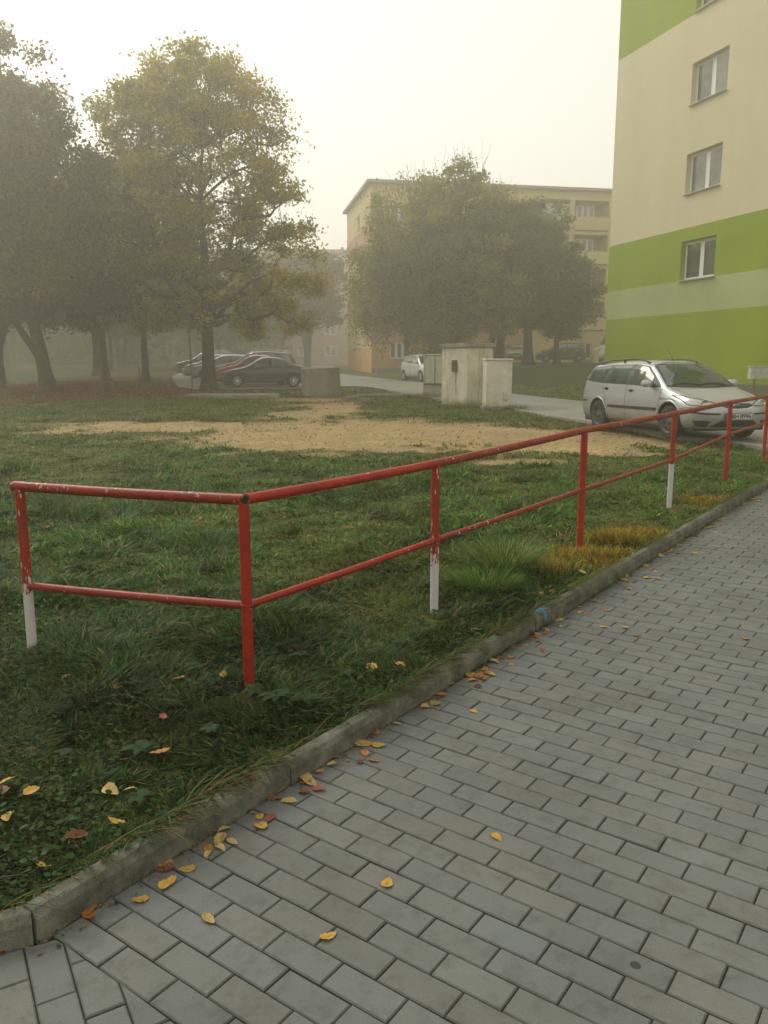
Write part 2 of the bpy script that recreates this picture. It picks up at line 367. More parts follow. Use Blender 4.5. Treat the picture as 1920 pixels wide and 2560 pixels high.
# ------------------------------------------------------------------ paving
def clip(poly, px, py, nx, ny):
    out = []
    for i in range(len(poly)):
        a, b = poly[i], poly[(i + 1) % len(poly)]
        da = (a[0] - px) * nx + (a[1] - py) * ny; db = (b[0] - px) * nx + (b[1] - py) * ny
        if da >= 0: out.append(a)
        if da * db < 0:
            f = da / (da - db); out.append((a[0] + (b[0] - a[0]) * f, a[1] + (b[1] - a[1]) * f))
    return out
def build_paving():
    rng = random.Random(3); V = []; C = []; F = []
    def inset(poly, d):
        n = len(poly); out = []
        for i in range(n):
            p0, p1, p2 = Vector(poly[i - 1]), Vector(poly[i]), Vector(poly[(i + 1) % n])
            e1 = (p1 - p0).normalized(); e2 = (p2 - p1).normalized(); n1 = Vector((-e1.y, e1.x)); n2 = Vector((-e2.y, e2.x))
            b = (n1 + n2); k = b.dot(n1)
            out.append(tuple(p1 + b * (d / max(k, .35))))
        return out
    def area(p): return .5 * sum(p[i][0] * p[(i + 1) % len(p)][1] - p[(i + 1) % len(p)][0] * p[i][1] for i in range(len(p)))
    def block(poly):
        if len(poly) < 3: return
        a = area(poly)
        if abs(a) < .0012: return
        if a < 0: poly = poly[::-1]
        poly = inset(poly, .0018); cx = sum(p[0] for p in poly) / len(poly); cy_ = sum(p[1] for p in poly) / len(poly)
        dz = rng.gauss(0, .0011); tx, ty = rng.gauss(0, .008), rng.gauss(0, .008)
        r2 = inset(poly, .0042); n = len(poly); b0 = len(V)
        sh = rng.gauss(1, .045); tint = rng.gauss(0, .012)
        col = (.134 * sh * (1 + tint), .143 * sh, .135 * sh * (1 - tint * 1.5)); dk = tuple(q * .8 for q in col)
        for pl, h, cc in ((poly, -.03, dk), (poly, -.0042, dk), (r2, 0, col)):
            for p in pl: V.append((p[0], p[1], gzf(*p) + h + dz + tx * (p[0] - cx) + ty * (p[1] - cy_))); C.append(cc)
        for k in range(2):
            for i in range(n): F.append((b0 + k * n + i, b0 + k * n + (i + 1) % n, b0 + (k + 1) * n + (i + 1) % n, b0 + (k + 1) * n + i))
        F.append(tuple(range(b0 + 2 * n, b0 + 3 * n)))
    PW, PL = .102, .2155; s0 = .045
    for i in range(int((13.9 - s0) / PW)):
        s = s0 + i * PW; off = (i % 2) * .5 * PL; j = 0
        while True:
            t0 = .004 + j * PL - off; t1 = t0 + PL; j += 1
            if t0 > 5.9: break
            t0 = max(t0, .004)
            if t1 - t0 < .02: continue
            block([xy(s, t0), xy(s, t1), xy(s + PW, t1), xy(s + PW, t0)])
    # the run on the near side of the bend, laid square to the turned kerb
    ka = R(27.2 + 3); ku = np.array([math.cos(ka), math.sin(ka)]); kv = np.array([math.sin(ka), -math.cos(ka)])
    kt = R(27.2); knx, kny = math.sin(kt), -math.cos(kt)
    for i in range(-34, 12):
        for j in range(-2, 26):
            a0 = i * PW - .035; b0 = j * PL - (i % 2) * .5 * PL + .03
            q = [KC + ku * a + kv * b for a, b in ((a0, b0), (a0, b0 + PL), (a0 + PW, b0 + PL), (a0 + PW, b0))]
            q = [tuple(p) for p in q]
            q = clip(q, KC[0] + knx * .004, KC[1] + kny * .004, knx, kny)
            if len(q) < 3: continue
            q = clip(q, KC[0] + KU[0] * s0, KC[1] + KU[1] * s0, -KU[0], -KU[1])
            block(q)
    nb = len(V)
    me = bpy.data.meshes.new('pavement')
    # bed under the joints
    bed = []
    for s in np.linspace(-4, 14, 40):
        for t in (0.0, 5.95):
            x, y = xy(s, t + float(tk(s))); bed.append((x, y, gzf(x, y) - .011)); C.append((.05, .042, .03))
    V += bed
    for i in range(39): F.append((nb + 2 * i, nb + 2 * i + 1, nb + 2 * i + 3, nb + 2 * i + 2))
    me.from_pydata([tuple(map(float, v)) for v in V], [], F)
    ca = me.color_attributes.new('col', 'FLOAT_COLOR', 'POINT')
    cc = np.ones((len(V), 4), dtype=np.float32); cc[:, :3] = C; ca.data.foreach_set('color', cc.ravel())
    m, N, L, b = principled('concrete pavers', rough=.82, spec=.35)
    a = N.new('ShaderNodeAttribute'); a.attribute_name = 'col'; tc = N.new('ShaderNodeTexCoord')
    n0 = node(N, 'ShaderNodeTexNoise', Scale=1.3, Detail=7, Roughness=.6); L.new(tc.outputs['Object'], n0.inputs['Vector'])
    r0 = ramp(N, [(.3, (.80, .79, .78)), (.7, (1.1, 1.1, 1.1))]); L.new(n0.outputs[0], r0.inputs[0])
    c = mixc(N, L, 1.0, a.outputs['Color'], r0.outputs[0], 'MULTIPLY')
    n1 = node(N, 'ShaderNodeTexNoise', Scale=420, Detail=3, Roughness=.7); L.new(tc.outputs['Object'], n1.inputs['Vector'])
    r1 = ramp(N, [(.3, (.72, .72, .72)), (.68, (1.22, 1.22, 1.2))]); L.new(n1.outputs[0], r1.inputs[0])
    c = mixc(N, L, 1.0, c, r1.outputs[0], 'MULTIPLY')
    n3 = node(N, 'ShaderNodeTexNoise', Scale=14, Detail=6, Roughness=.7); L.new(tc.outputs['Object'], n3.inputs['Vector'])
    r3 = ramp(N, [(.34, (.78, .77, .74)), (.5, (1, 1, 1))]); L.new(n3.outputs[0], r3.inputs[0])
    c = mixc(N, L, 1.0, c, r3.outputs[0], 'MULTIPLY')
    # one small dark oil spot
    g = N.new('ShaderNodeNewGeometry'); vd = N.new('ShaderNodeVectorMath'); vd.operation = 'DISTANCE'; vd.inputs[1].default_value = (.69, 1.98, .02)
    L.new(g.outputs['Position'], vd.inputs[0]); lt = N.new('ShaderNodeMath'); lt.operation = 'LESS_THAN'; lt.inputs[1].default_value = .016
    L.new(vd.outputs['Value'], lt.inputs[0]); c = mixc(N, L, lt.outputs[0], c, (.035, .04, .045))
    L.new(c, b.inputs['Base Color'])
    bp = node(N, 'ShaderNodeBump', Strength=.35, Distance=.002); L.new(n1.outputs[0], bp.inputs['Height']); L.new(bp.outputs[0], b.inputs['Normal'])
    me.materials.append(m)
    link('pavement', me, kind='structure', label='grey concrete block footpath')
build_paving()

def build_kerb():
    m, N, L, b = principled('kerb concrete', rough=.88, spec=.25)
    tc = N.new('ShaderNodeTexCoord')
    n1 = node(N, 'ShaderNodeTexNoise', Scale=7, Detail=8, Roughness=.7); L.new(tc.outputs['Object'], n1.inputs['Vector'])
    r = ramp(N, [(.34, (.05, .05, .036)), (.5, (.125, .125, .10)), (.70, (.23, .225, .19))]); L.new(n1.outputs[0], r.inputs[0])
    n5 = node(N, 'ShaderNodeTexNoise', Scale=240, Detail=3); L.new(tc.outputs['Object'], n5.inputs['Vector'])
    r5 = ramp(N, [(.3, (.65, .65, .65)), (.7, (1.25, 1.25, 1.22))]); L.new(n5.outputs[0], r5.inputs[0])
    c = mixc(N, L, 1.0, r.outputs[0], r5.outputs[0], 'MULTIPLY')
    vd = N.new('ShaderNodeVectorMath'); vd.operation = 'DISTANCE'; vd.inputs[1].default_value = (.963, 4.827, .14); L.new(tc.outputs['Object'], vd.inputs[0])
    n2 = node(N, 'ShaderNodeTexNoise', Scale=22, Detail=4); L.new(tc.outputs['Object'], n2.inputs['Vector'])
    ad = N.new('ShaderNodeMath'); ad.operation = 'MULTIPLY_ADD'; ad.inputs[1].default_value = .16; L.new(n2.outputs[0], ad.inputs[0]); L.new(vd.outputs['Value'], ad.inputs[2])
    lt = N.new('ShaderNodeMath'); lt.operation = 'LESS_THAN'; lt.inputs[1].default_value = .125; L.new(ad.outputs[0], lt.inputs[0])
    c = mixc(N, L, lt.outputs[0], c, (.05, .26, .42)); L.new(c, b.inputs['Base Color'])
    bp = node(N, 'ShaderNodeBump', Strength=.5, Distance=.004); L.new(n5.outputs[0], bp.inputs['Height']); L.new(bp.outputs[0], b.inputs['Normal'])
    mb = MB(); rng = random.Random(5)
    def stone(p0, p1, nv, h=.093, w=.068):
        p0 = np.array(p0); p1 = np.array(p1); u = (p1 - p0) / np.linalg.norm(p1 - p0)
        p0 = p0 + u * .004; p1 = p1 - u * .004; dz = rng.uniform(-.008, .006); jo = rng.uniform(-.005, .005)
        prof = [(0, -.1), (0, h - .026), (-.013, h - .004), (-.018, h), (-w + .006, h), (-w, h - .006), (-w, -.1)]
        V = []; ns = 9
        for k in range(ns):
            q = p0 + (p1 - p0) * k / (ns - 1)
            for j, (t, z) in enumerate(prof):
                e = rng.gauss(0, .0012) if 0 < j < 6 else 0
                x = q + nv * (t + jo + e); V.append((x[0], x[1], gzf(*q) + z + (dz if z > 0 else 0) + e))
        n = len(prof); F = [(k * n + i, k * n + i + 1, (k + 1) * n + i + 1, (k + 1) * n + i) for k in range(ns - 1) for i in range(n - 1)]
        F += [tuple(range(n)), tuple(range((ns - 1) * n + n - 1, (ns - 1) * n - 1, -1))]
        mb.add(V, F)
    s = 0.0
    for k in range(13):
        e = s + (1.07 if k == 0 else 1.09); stone(xy(s, 0), xy(e, 0), KV); s = e
    kt = R(27.2); u = np.array([math.cos(kt), math.sin(kt)]); nv = np.array([math.sin(kt), -math.cos(kt)])
    p = KC - u * .004
    for k in range(4): q = p - u * 1.08; stone(q, p, nv); p = q
    mb.build('kerb', m, smooth=False, kind='structure', label='raised concrete kerb between lawn and footpath')
build_kerb()

# ------------------------------------------------------------------ grass
M_GRASS = attr_mat('grass blades', rough=.6, trans=.3, spec=.12)
def blades(x, y, z, h, w, az, lean, curl, col, nseg=2):
    n = len(x); dx, dy = np.cos(az), np.sin(az); px, py = -dy, dx
    rows = []
    for k in range(nseg + 1):
        f = k / nseg; out = h * (lean * f + curl * f * f); up = h * (f - .45 * curl * f * f) * np.sqrt(np.clip(1 - (lean * .6) ** 2, .1, 1))
        cx, cy_, cz = x + dx * out, y + dy * out, z + up
        if k < nseg:
            ww = w * (1 - .35 * f)
            rows += [np.stack([cx - px * ww, cy_ - py * ww, cz], -1), np.stack([cx + px * ww, cy_ + py * ww, cz], -1)]
        else: rows.append(np.stack([cx, cy_, cz], -1))
    V = np.stack(rows, 1); m = V.shape[1]; base = (np.arange(n) * m)[:, None]
    quads = np.concatenate([base + np.array([2 * k, 2 * k + 1, 2 * k + 3, 2 * k + 2]) for k in range(nseg - 1)]) if nseg > 1 else np.zeros((0, 4), int)
    tris = base + np.array([2 * nseg - 2, 2 * nseg - 1, 2 * nseg])
    C = np.repeat(col[:, None, :], m, 1)
    return V.reshape(-1, 3), quads, tris, C.reshape(-1, 3)
def join(parts):
    V = []; Q = []; T = []; C = []; n = 0
    for v, q, t, c in parts: V.append(v); Q.append(q + n); T.append(t + n); C.append(c); n += len(v)
    return np.concatenate(V), np.concatenate(Q), np.concatenate(T), np.concatenate(C)
GREENS = np.array([[.020, .082, .008], [.038, .125, .011], [.066, .165, .013], [.15, .24, .04], [.28, .25, .08], [.16, .09, .025]])
def grass_colours(x, y, rg):
    n = len(x); p = fbm(x * .5, y * .5, 41); q = fbm(x * 2.1, y * 2.1, 43)
    base = rg.choice(6, n, p=[.26, .32, .20, .13, .07, .02]); c = GREENS[base].copy()
    dry = sstep(.48, .8, p)[:, None] * .42; c = c * (1 - dry) + np.array([.15, .125, .018]) * dry
    c *= (.35 + 1.15 * q)[:, None] * (.42 + .58 * sstep(3.2, 7.8, y))[:, None] * rg.uniform(.75, 1.25, n)[:, None]  # darker towards the camera: near-edge shading put into the blade colour
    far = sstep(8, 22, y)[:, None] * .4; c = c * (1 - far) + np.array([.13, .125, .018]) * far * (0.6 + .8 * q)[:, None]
    return c
def build_grass():
    rg = np.random.default_rng(11); parts = []
    for N_, y0, y1, nseg in ((235000, 1.75, 7.5, 3), (260000, 7.5, 42, 2)):
        y = np.exp(rg.uniform(math.log(y0), math.log(y1), N_)); x = rg.uniform(-1, 1, N_) * (.60 * y + 1.3)
        keep = lawn_side(x, y) < -.085
        keep &= ~in_poly(x, y, ROAD)
        sm = sand_mask(x, y); lm = litter_mask(x, y); keep &= rg.uniform(0, 1, N_) > np.clip(sm * 1.02, 0, .965); keep &= rg.uniform(0, 1, N_) > lm * .96
        for qx, qy in ((-1.96, 4.34), (-.67, 3.84), (.32, 5.01), (1.645, 6.7), (3.06, 8.63)): keep &= (np.hypot(x - qx, (y - qy + .08)) > .11) | (rg.uniform(0, 1, N_) < .25)
        x, y = x[keep], y[keep]; n = len(x)
        tuft = fbm(x * 1.3, y * 1.3, 51); t2 = fbm(x * 4.5, y * 4.5, 53)
        hh = (.028 + .085 * sstep(.35, .8, tuft) + .05 * sstep(.5, .8, t2)) * rg.uniform(.55, 1.35, n)
        hh *= np.where(y > 8, 1.0, 1.0) * (1 - .45 * sand_mask(x, y)); near_k = sstep(-.45, -.09, lawn_side(x, y)); hh *= 1 - .35 * near_k
        w = (.0024 + .00052 * y) * rg.uniform(.7, 1.4, n)
        # neighbouring blades fall the same way
        az = fbm(x * 2.3, y * 2.3, 55) * 14 + rg.normal(0, .9, n)
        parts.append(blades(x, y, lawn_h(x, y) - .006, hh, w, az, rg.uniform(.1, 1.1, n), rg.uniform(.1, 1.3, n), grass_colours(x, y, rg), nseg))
    # fringe leaning over the kerb
    n = 9000; s = rg.uniform(-2, 12, n); th = fbm(s * 1.6, s * 0, 61); force = sstep(.35, .5, s) * (1 - sstep(1.0, 1.15, s)) + sstep(1.55, 1.7, s) * (1 - sstep(2.1, 2.3, s)) + sstep(2.75, 2.9, s) * (1 - sstep(3.2, 3.4, s)); k = rg.uniform(0, 1, n) < np.clip(.08 + sstep(.45, .62, th) * .5 + force, 0, 1); s = s[k]; n = len(s)
    X, Y = xy(s, rg.uniform(-.13, -.07, n) + tk(s)); az = math.atan2(KV[1], KV[0]) + rg.normal(0, .7, n)
    c = grass_colours(X, Y, rg); bw = (rg.uniform(0, 1, n) < .35)[:, None] * .75; c = c * (1 - bw) * 1.2 + np.array([.16, .09, .02]) * bw * rg.uniform(.4, 1.6, n)[:, None]
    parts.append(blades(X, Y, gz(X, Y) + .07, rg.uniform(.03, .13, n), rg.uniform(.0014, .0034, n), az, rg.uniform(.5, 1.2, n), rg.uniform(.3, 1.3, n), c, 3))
    # sprigs at the foot of the kerb and in the joints beside it
    n = 5200; s = rg.uniform(-1.5, 12, n); k = rg.uniform(0, 1, n) < sstep(.4, .6, fbm(s * 2.1, s * 0 + 3, 63)); s = s[k]; n = len(s)
    X, Y = xy(s, rg.exponential(.016, n) + .002 + tk(s))
    parts.append(blades(X, Y, gz(X, Y) - .008, rg.uniform(.012, .06, n), np.full(n, .0014), rg.uniform(0, 6.3, n), rg.uniform(.2, 1, n), rg.uniform(.1, .6, n), grass_colours(X, Y, rg), 2))
    V, Q, T, C = join(parts)
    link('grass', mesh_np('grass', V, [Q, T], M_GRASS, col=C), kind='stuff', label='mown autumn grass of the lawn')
build_grass()

def build_weeds():
    rg = np.random.default_rng(19); parts = []
    # clover and small broad leaves
    n = 26000; y = np.exp(rg.uniform(math.log(1.8), math.log(9), n)); x = rg.uniform(-1, 1, n) * (.6 * y + 1.2)
    k = (lawn_side(x, y) < -.1) & (rg.uniform(0, 1, n) < sstep(.42, .66, fbm(x * 1.6, y * 1.6, 71))); x, y = x[k], y[k]; n = len(x)
    r = (.006 + .0009 * y) * rg.uniform(.6, 1.4, n); a = rg.uniform(0, 6.28, n); tx, ty = rg.normal(0, .35, n), rg.normal(0, .35, n); z = lawn_h(x, y) + rg.uniform(.008, .05, n)
    rows = []
    for i in range(6):
        b = a + i * math.pi / 3; rr = r * (1.25 if i % 3 == 0 else .95); ox, oy = rr * np.cos(b), rr * np.sin(b); rows.append(np.stack([x + ox, y + oy, z + tx * ox + ty * oy], -1))
    V = np.stack(rows, 1).reshape(-1, 3); base = (np.arange(n) * 6)[:, None]
    Q = np.concatenate([base + np.array([0, 1, 2, 3]), base + np.array([0, 3, 4, 5])])
    c = np.array([.028, .062, .012]) * rg.uniform(.5, 1.7, n)[:, None]; C = np.repeat(c[:, None], 6, 1).reshape(-1, 3)
    parts.append((V, Q, np.zeros((0, 3), int), C))
    # dock / dandelion rosettes
    spots = [(-.51, 3.66, .16), (-.62, 3.72, .13), (-.38, 3.62, .14), (-1.0, 3.12, .12), (-.9, 2.75, .09), (-.45, 4.2, .08), (.1, 4.4, .09), (-1.3, 3.1, .08), (-.2, 3.95, .1), (.35, 4.9, .1), (-1.7, 4.6, .1), (.0, 6.2, .1), (-1.1, 2.6, .07), (-.75, 3.3, .08), (.8, 5.3, .1)]
    for sx, sy, ln in spots:
        for i in range(11):
            az = i * .57 + rg.uniform(0, .9); l = ln * rg.uniform(.3, .72); w = l * .26; v = []
            for j in range(6):
                f = j / 5; ww = w * math.sin(math.pi * min(1, .12 + f * .86)) ** .8; d = l * f; hz = .03 + l * (.55 * f - .6 * f * f)
                cx, cy_ = sx + math.cos(az) * d, sy + math.sin(az) * d; z0 = float(lawn_h(cx, cy_)) + hz
                v += [(cx - math.sin(az) * ww, cy_ + math.cos(az) * ww, z0 + .008), (cx + math.sin(az) * ww, cy_ - math.cos(az) * ww, z0 + .008)]
            v = np.array(v); q = np.array([[2 * j, 2 * j + 1, 2 * j + 3, 2 * j + 2] for j in range(5)])
            parts.append((v, q, np.zeros((0, 3), int), np.repeat([np.array([.022, .05, .014]) * rg.uniform(.7, 1.4)], len(v), 0)))
    V, Q, T, C = join(parts)
    link('weeds', mesh_np('weeds', V, [Q], M_GRASS, col=C), kind='stuff', label='clover and broad-leaved weeds in the lawn')
    # yellowed weeds by the kerb
    parts = []
    for cx, cy_, sx, sy, n, hm in ((1.5, 6.3, .5, .3, 1300, .08), (1.72, 6.42, .2, .14, 900, .10), (2.0, 6.95, .22, .16, 1500, .14), (2.25, 7.2, .6, .26, 900, .06), (1.25, 6.05, .2, .14, 900, .10), (2.35, 7.25, .25, .15, 900, .08), (3.62, 8.95, .5, .2, 1500, .07), (1.75, 6.55, .5, .2, 1200, .07)):
        x = rg.normal(cx, sx * .5, n); y = rg.normal(cy_, sy * .5, n); k = lawn_side(x, y) < -.1; x, y = x[k], y[k]; m = len(x)
        pal = np.array([[.62, .42, .03], [.46, .24, .02], [.40, .36, .05], [.08, .14, .02]]); c = pal[rg.choice(4, m, p=[.34, .24, .16, .26])] * rg.uniform(.3, 1.15, m)[:, None]
        parts.append(blades(x, y, lawn_h(x, y), hm * rg.uniform(.35, 1.3, m), np.full(m, .0032) * rg.uniform(.6, 1.4, m), rg.uniform(0, 6.28, m), rg.uniform(0, .8, m), rg.uniform(0, .8, m), c, 2))
    V, Q, T, C = join(parts)
    link('withered_weeds', mesh_np('withered_weeds', V, [Q, T], M_GRASS, col=C), kind='stuff', label='yellow and orange withered weeds along the kerb')
build_weeds()

def grass_tuft(loc, label, n=900, h=.28, spread=.13, dry=.25, seed=1):
    rg = np.random.default_rng(seed); a = rg.uniform(0, 6.28, n); r = spread * np.sqrt(rg.uniform(0, 1, n)); x = r * np.cos(a); y = r * np.sin(a)
    c = GREENS[rg.choice([1, 2, 3, 4], n, p=[.3, .3, .4 - dry, dry])] * rg.uniform(.7, 1.3, n)[:, None]; c = np.clip(c, 0, 1)
    V, Q, T, C = blades(x, y, np.zeros(n), h * rg.uniform(.4, 1.1, n), rg.uniform(.0018, .0035, n), a + rg.normal(0, .5, n), rg.uniform(.1, .6, n), rg.uniform(.2, .9, n), c, 4)
    link('grass_tuft', mesh_np('grass_tuft', V, [Q, T], M_GRASS, col=C), loc=(loc[0], loc[1], float(lawn_h(*loc)) - .01), label=label, category='grass tuft', group='tall tufts of grass on the lawn')
grass_tuft((.9, 5.95), 'tall arching grass tuft beside the yellow withered weeds', 1300, .30, .17, .3, 1)
grass_tuft((.72, 5.5), 'dark green grass tuft between the kerb and the peeling white post', 1000, .2, .16, .05, 2)

grass_tuft((3.75, 23.4), 'rough weedy grass tuft at the foot of the white meter cabinet', 500, .26, .3, .3, 5)
grass_tuft((2.35, 24.4), 'grass tuft growing against the corner of the tall kiosk', 700, .26, .45, .2, 6)
grass_tuft((1.5, 29.6), 'dry grass tuft before the two-door switch cabinet', 700, .34, .5, .38, 7)
# ------------------------------------------------------------------ leaf litter under the trees (uncountable)
M_LEAF = attr_mat('fallen leaf', rough=.6, trans=.2, spec=.3)
def build_litter():
    rg = np.random.default_rng(23)
    n = 120000; x = rg.uniform(-30, -5, n); y = rg.uniform(27, 52, n); k = (rg.uniform(0, 1, n) < litter_mask(x, y)) & ~in_poly(x, y, ROAD)
    x2 = rg.uniform(-14, 5, 9000); y2 = rg.uniform(7, 34, 9000); k2 = (rg.uniform(0, 1, 9000) < .35) & (lawn_side(x2, y2) < -.1) & ~in_poly(x2, y2, ROAD)
    x = np.concatenate([x[k], x2[k2]]); y = np.concatenate([y[k], y2[k2]]); n = len(x)
    a = rg.uniform(0, 6.28, n); l = rg.uniform(.025, .05, n) * np.where(y > 29, 1.25, .75); w = l * .6; z = lawn_h(x, y) + rg.uniform(.004, .03, n); tz = rg.normal(0, .3, (2, n))
    rows = []
    for u, v in ((-1, 0), (0, -1), (1, 0), (0, 1)):
        ox = u * l * np.cos(a) - v * w * np.sin(a); oy = u * l * np.sin(a) + v * w * np.cos(a); rows.append(np.stack([x + ox, y + oy, z + ox * tz[0] + oy * tz[1] + .004], -1))
    V = np.stack(rows, 1).reshape(-1, 3); Q = (np.arange(n) * 4)[:, None] + np.arange(4)
    pal = np.array([[.20, .055, .016], [.26, .095, .02], [.12, .036, .012], [.38, .22, .03]]); c = pal[rg.choice(4, n, p=[.4, .28, .24, .08])] * rg.uniform(.6, 1.3, n)[:, None]
    link('leaf_litter', mesh_np('leaf_litter', V, [Q], M_LEAF, col=np.repeat(c[:, None], 4, 1).reshape(-1, 3)), kind='stuff', label='brown leaf litter on the grass under the trees')
    # crumbs of leaf and straw in the gutter beside the kerb
    n = 2600; s = rg.uniform(-1.2, 12, n); k = rg.uniform(0, 1, n) < .25 + .75 * sstep(.4, .6, fbm(s * 1.7, s * 0 + 8, 67)); s = s[k]; n = len(s)
    x, y = xy(s, rg.exponential(.02, n) + tk(s)); a = rg.uniform(0, 6.28, n); l = rg.uniform(.002, .011, n); w = l * rg.uniform(.2, .7, n); z = gz(x, y) + .003
    rows = []
    for u, v in ((-1, 0), (0, -1), (1, 0), (0, 1)):
        rows.append(np.stack([x + u * l * np.cos(a) - v * w * np.sin(a), y + u * l * np.sin(a) + v * w * np.cos(a), z + rg.uniform(0, .004, n)], -1))
    V = np.stack(rows, 1).reshape(-1, 3); Q = (np.arange(n) * 4)[:, None] + np.arange(4)
    pal = np.array([[.14, .06, .02], [.3, .2, .07], [.05, .03, .015], [.3, .16, .03]]); c = pal[rg.choice(4, n)] * rg.uniform(.6, 1.2, n)[:, None]
    link('gutter_debris', mesh_np('gutter_debris', V, [Q], M_LEAF, col=np.repeat(c[:, None], 4, 1).reshape(-1, 3)), kind='stuff', label='crumbs of leaf and straw along the foot of the kerb')
build_litter()

# ------------------------------------------------------------------ single fallen leaves
LEAF_COL = {'yellow': (.52, .30, .045), 'pale yellow': (.50, .36, .13), 'orange': (.42, .17, .03), 'brown': (.17, .065, .025), 'reddish': (.30, .09, .045)}
leaf_meshes = {}
def leaf_mesh(colour, var):
    if (colour, var) in leaf_meshes: return leaf_meshes[colour, var]
    rg = np.random.default_rng(100 + var * 7 + len(colour)); nu, nv = 11, 7; V = []; C = []
    curl = rg.uniform(-.5, .9); fold = rg.uniform(.1, .55); twist = rg.normal(0, .25); base = np.array(LEAF_COL[colour]) * rg.uniform(.85, 1.1)
    for i in range(nu):
        f = i / (nu - 1); w = .30 * (math.sin(math.pi * f ** .82) ** .75) * (1 - .15 * f) if 0 < f < 1 else 0.004
        for j in range(nv):
            g = (j / (nv - 1) - .5) * 2; e = 1 + (.06 * math.sin(f * 40) if abs(g) == 1 else 0)
            x = f - .5; yv = g * w * e; z = fold * abs(yv) + curl * (x * x) * .55 + twist * x * g * w + .02 * math.sin(f * 23 + g * 3)
            V.append((x, yv, z)); s = 1 - .25 * (abs(g) < .1) + rg.normal(0, .05) - .35 * (rg.uniform() < .05); C.append(base * s)
    Q = [[i * nv + j, (i + 1) * nv + j, (i + 1) * nv + j + 1, i * nv + j + 1] for i in range(nu - 1) for j in range(nv - 1)]
    n0 = len(V); V += [(-.5, .008, curl * .13), (-.5, -.008, curl * .13), (-.68, -.006, .02), (-.68, .006, .02)]; C += [base * .6] * 4; Q.append([n0, n0 + 1, n0 + 2, n0 + 3])
    V = np.array(V); V[:, 2] -= V[:, 2].min()
    leaf_meshes[colour, var] = mesh_np('fallen_leaf', V, np.array(Q), M_LEAF, col=np.array(C), smooth=True); return leaf_meshes[colour, var]
P_LEAVES = [(-0.92,2.2),(-0.89,2.21),(-0.88,2.18),(-0.75,2.25),(-0.72,2.43),(-0.64,2.4),(-0.59,2.48),(-0.56,2.55),(-0.52,2.55),(-0.5,2.76),(-0.45,2.71),(-0.44,2.65),(-0.41,2.7),(-0.34,3.03),(-0.26,3.03),(-0.29,2.95),(-0.3,2.87),(-0.25,2.9),(-0.41,2.89),(-0.42,2.83),(-0.2,3.15),(-0.1,3.11),(-0.08,3.19),(-0.08,3.27),(-0.04,3.38),(-0.18,3.21),(0.04,3.56),(0.06,3.46),(0.15,3.78),(0.25,3.86),(0.24,3.8),(0.28,3.76),(0.3,4.02),(0.33,3.92),(0.45,3.96),(0.47,3.88),(0.51,3.98),(0.48,4.16),(0.54,4.27),(0.64,4.27),(0.67,4.4),(0.78,4.57),(0.74,4.45),(0.42,3.59),(0.39,2.58),(0.01,2.33),(-0.16,2.09),(-0.52,2.16),(0.9,4.61),(1.08,4.8),(1.02,4.92),(1.34,4.79),(1.47,4.77),(1.5,4.63),(2.12,4.58),(1.39,5.45),(1.36,5.38),(1.25,5.2),(1.74,5.61),(1.78,5.93),(1.82,5.96),(1.94,6.14),(2.12,6.43),(2.88,7.38),(2.72,7.2),(2.59,7.09),(1.64,5.78),(2.4,6.81),(3.43,8.1),(3.16,7.71),(4.02,9.04),(0.77,4.56),(0.92,4.77),(1.48,5.56),(2.06,6.31),(2.23,6.55),(3.54,8.37)]
G_LEAVES = [(-1.44,2.87),(-1.33,2.64),(-0.93,2.59),(-1.09,2.36),(-1.31,3.77),(-1.35,3.57),(-0.81,3.9),(-1.03,3.86),(-0.98,3.4),(-0.91,3.08),(-1.03,3.02),(-1.02,2.81),(-0.94,2.79),(-1.32,2.82),(-1.42,2.8),(-1.03,2.49),(-1.42,3.7),(-1.6,3.9),(-0.06,4.05),(0.09,4.07),(-0.24,3.73),(0.55,4.61),(1.48,5.9),(1.07,5.35),(1.15,5.41),(2.47,7.32),(2.1,6.75),(1.53,7.4)]
P_FIX = {0: 'orange', 1: 'orange', 2: 'orange', 3: 'yellow', 4: 'yellow', 5: 'yellow', 6: 'pale yellow', 7: 'pale yellow', 8: 'pale yellow', 9: 'reddish', 10: 'yellow', 11: 'yellow', 12: 'reddish', 13: 'reddish', 14: 'yellow', 21: 'brown', 25: 'pale yellow', 34: 'yellow', 24: 'yellow', 44: 'yellow', 45: 'yellow', 46: 'yellow', 47: 'pale yellow', 54: 'yellow', 57: 'brown', 38: 'reddish', 29: 'brown', 31: 'reddish'}
G_FIX = {0: 'yellow', 1: 'yellow', 2: 'yellow', 3: 'yellow', 4: 'yellow', 5: 'yellow', 6: 'yellow', 7: 'orange', 8: 'reddish', 9: 'orange', 15: 'brown', 18: 'yellow', 19: 'yellow', 20: 'orange'}
ORD = ['', 'second ', 'third ', 'fourth ', 'fifth ', 'sixth ', 'seventh ', 'eighth ', 'ninth ', 'tenth ', 'eleventh ', 'twelfth ', 'thirteenth ', 'fourteenth ', 'fifteenth ', 'sixteenth ', 'seventeenth ', 'eighteenth ', 'nineteenth ', 'twentieth ', 'twenty-first ', 'twenty-second ', 'twenty-third ', 'twenty-fourth ']
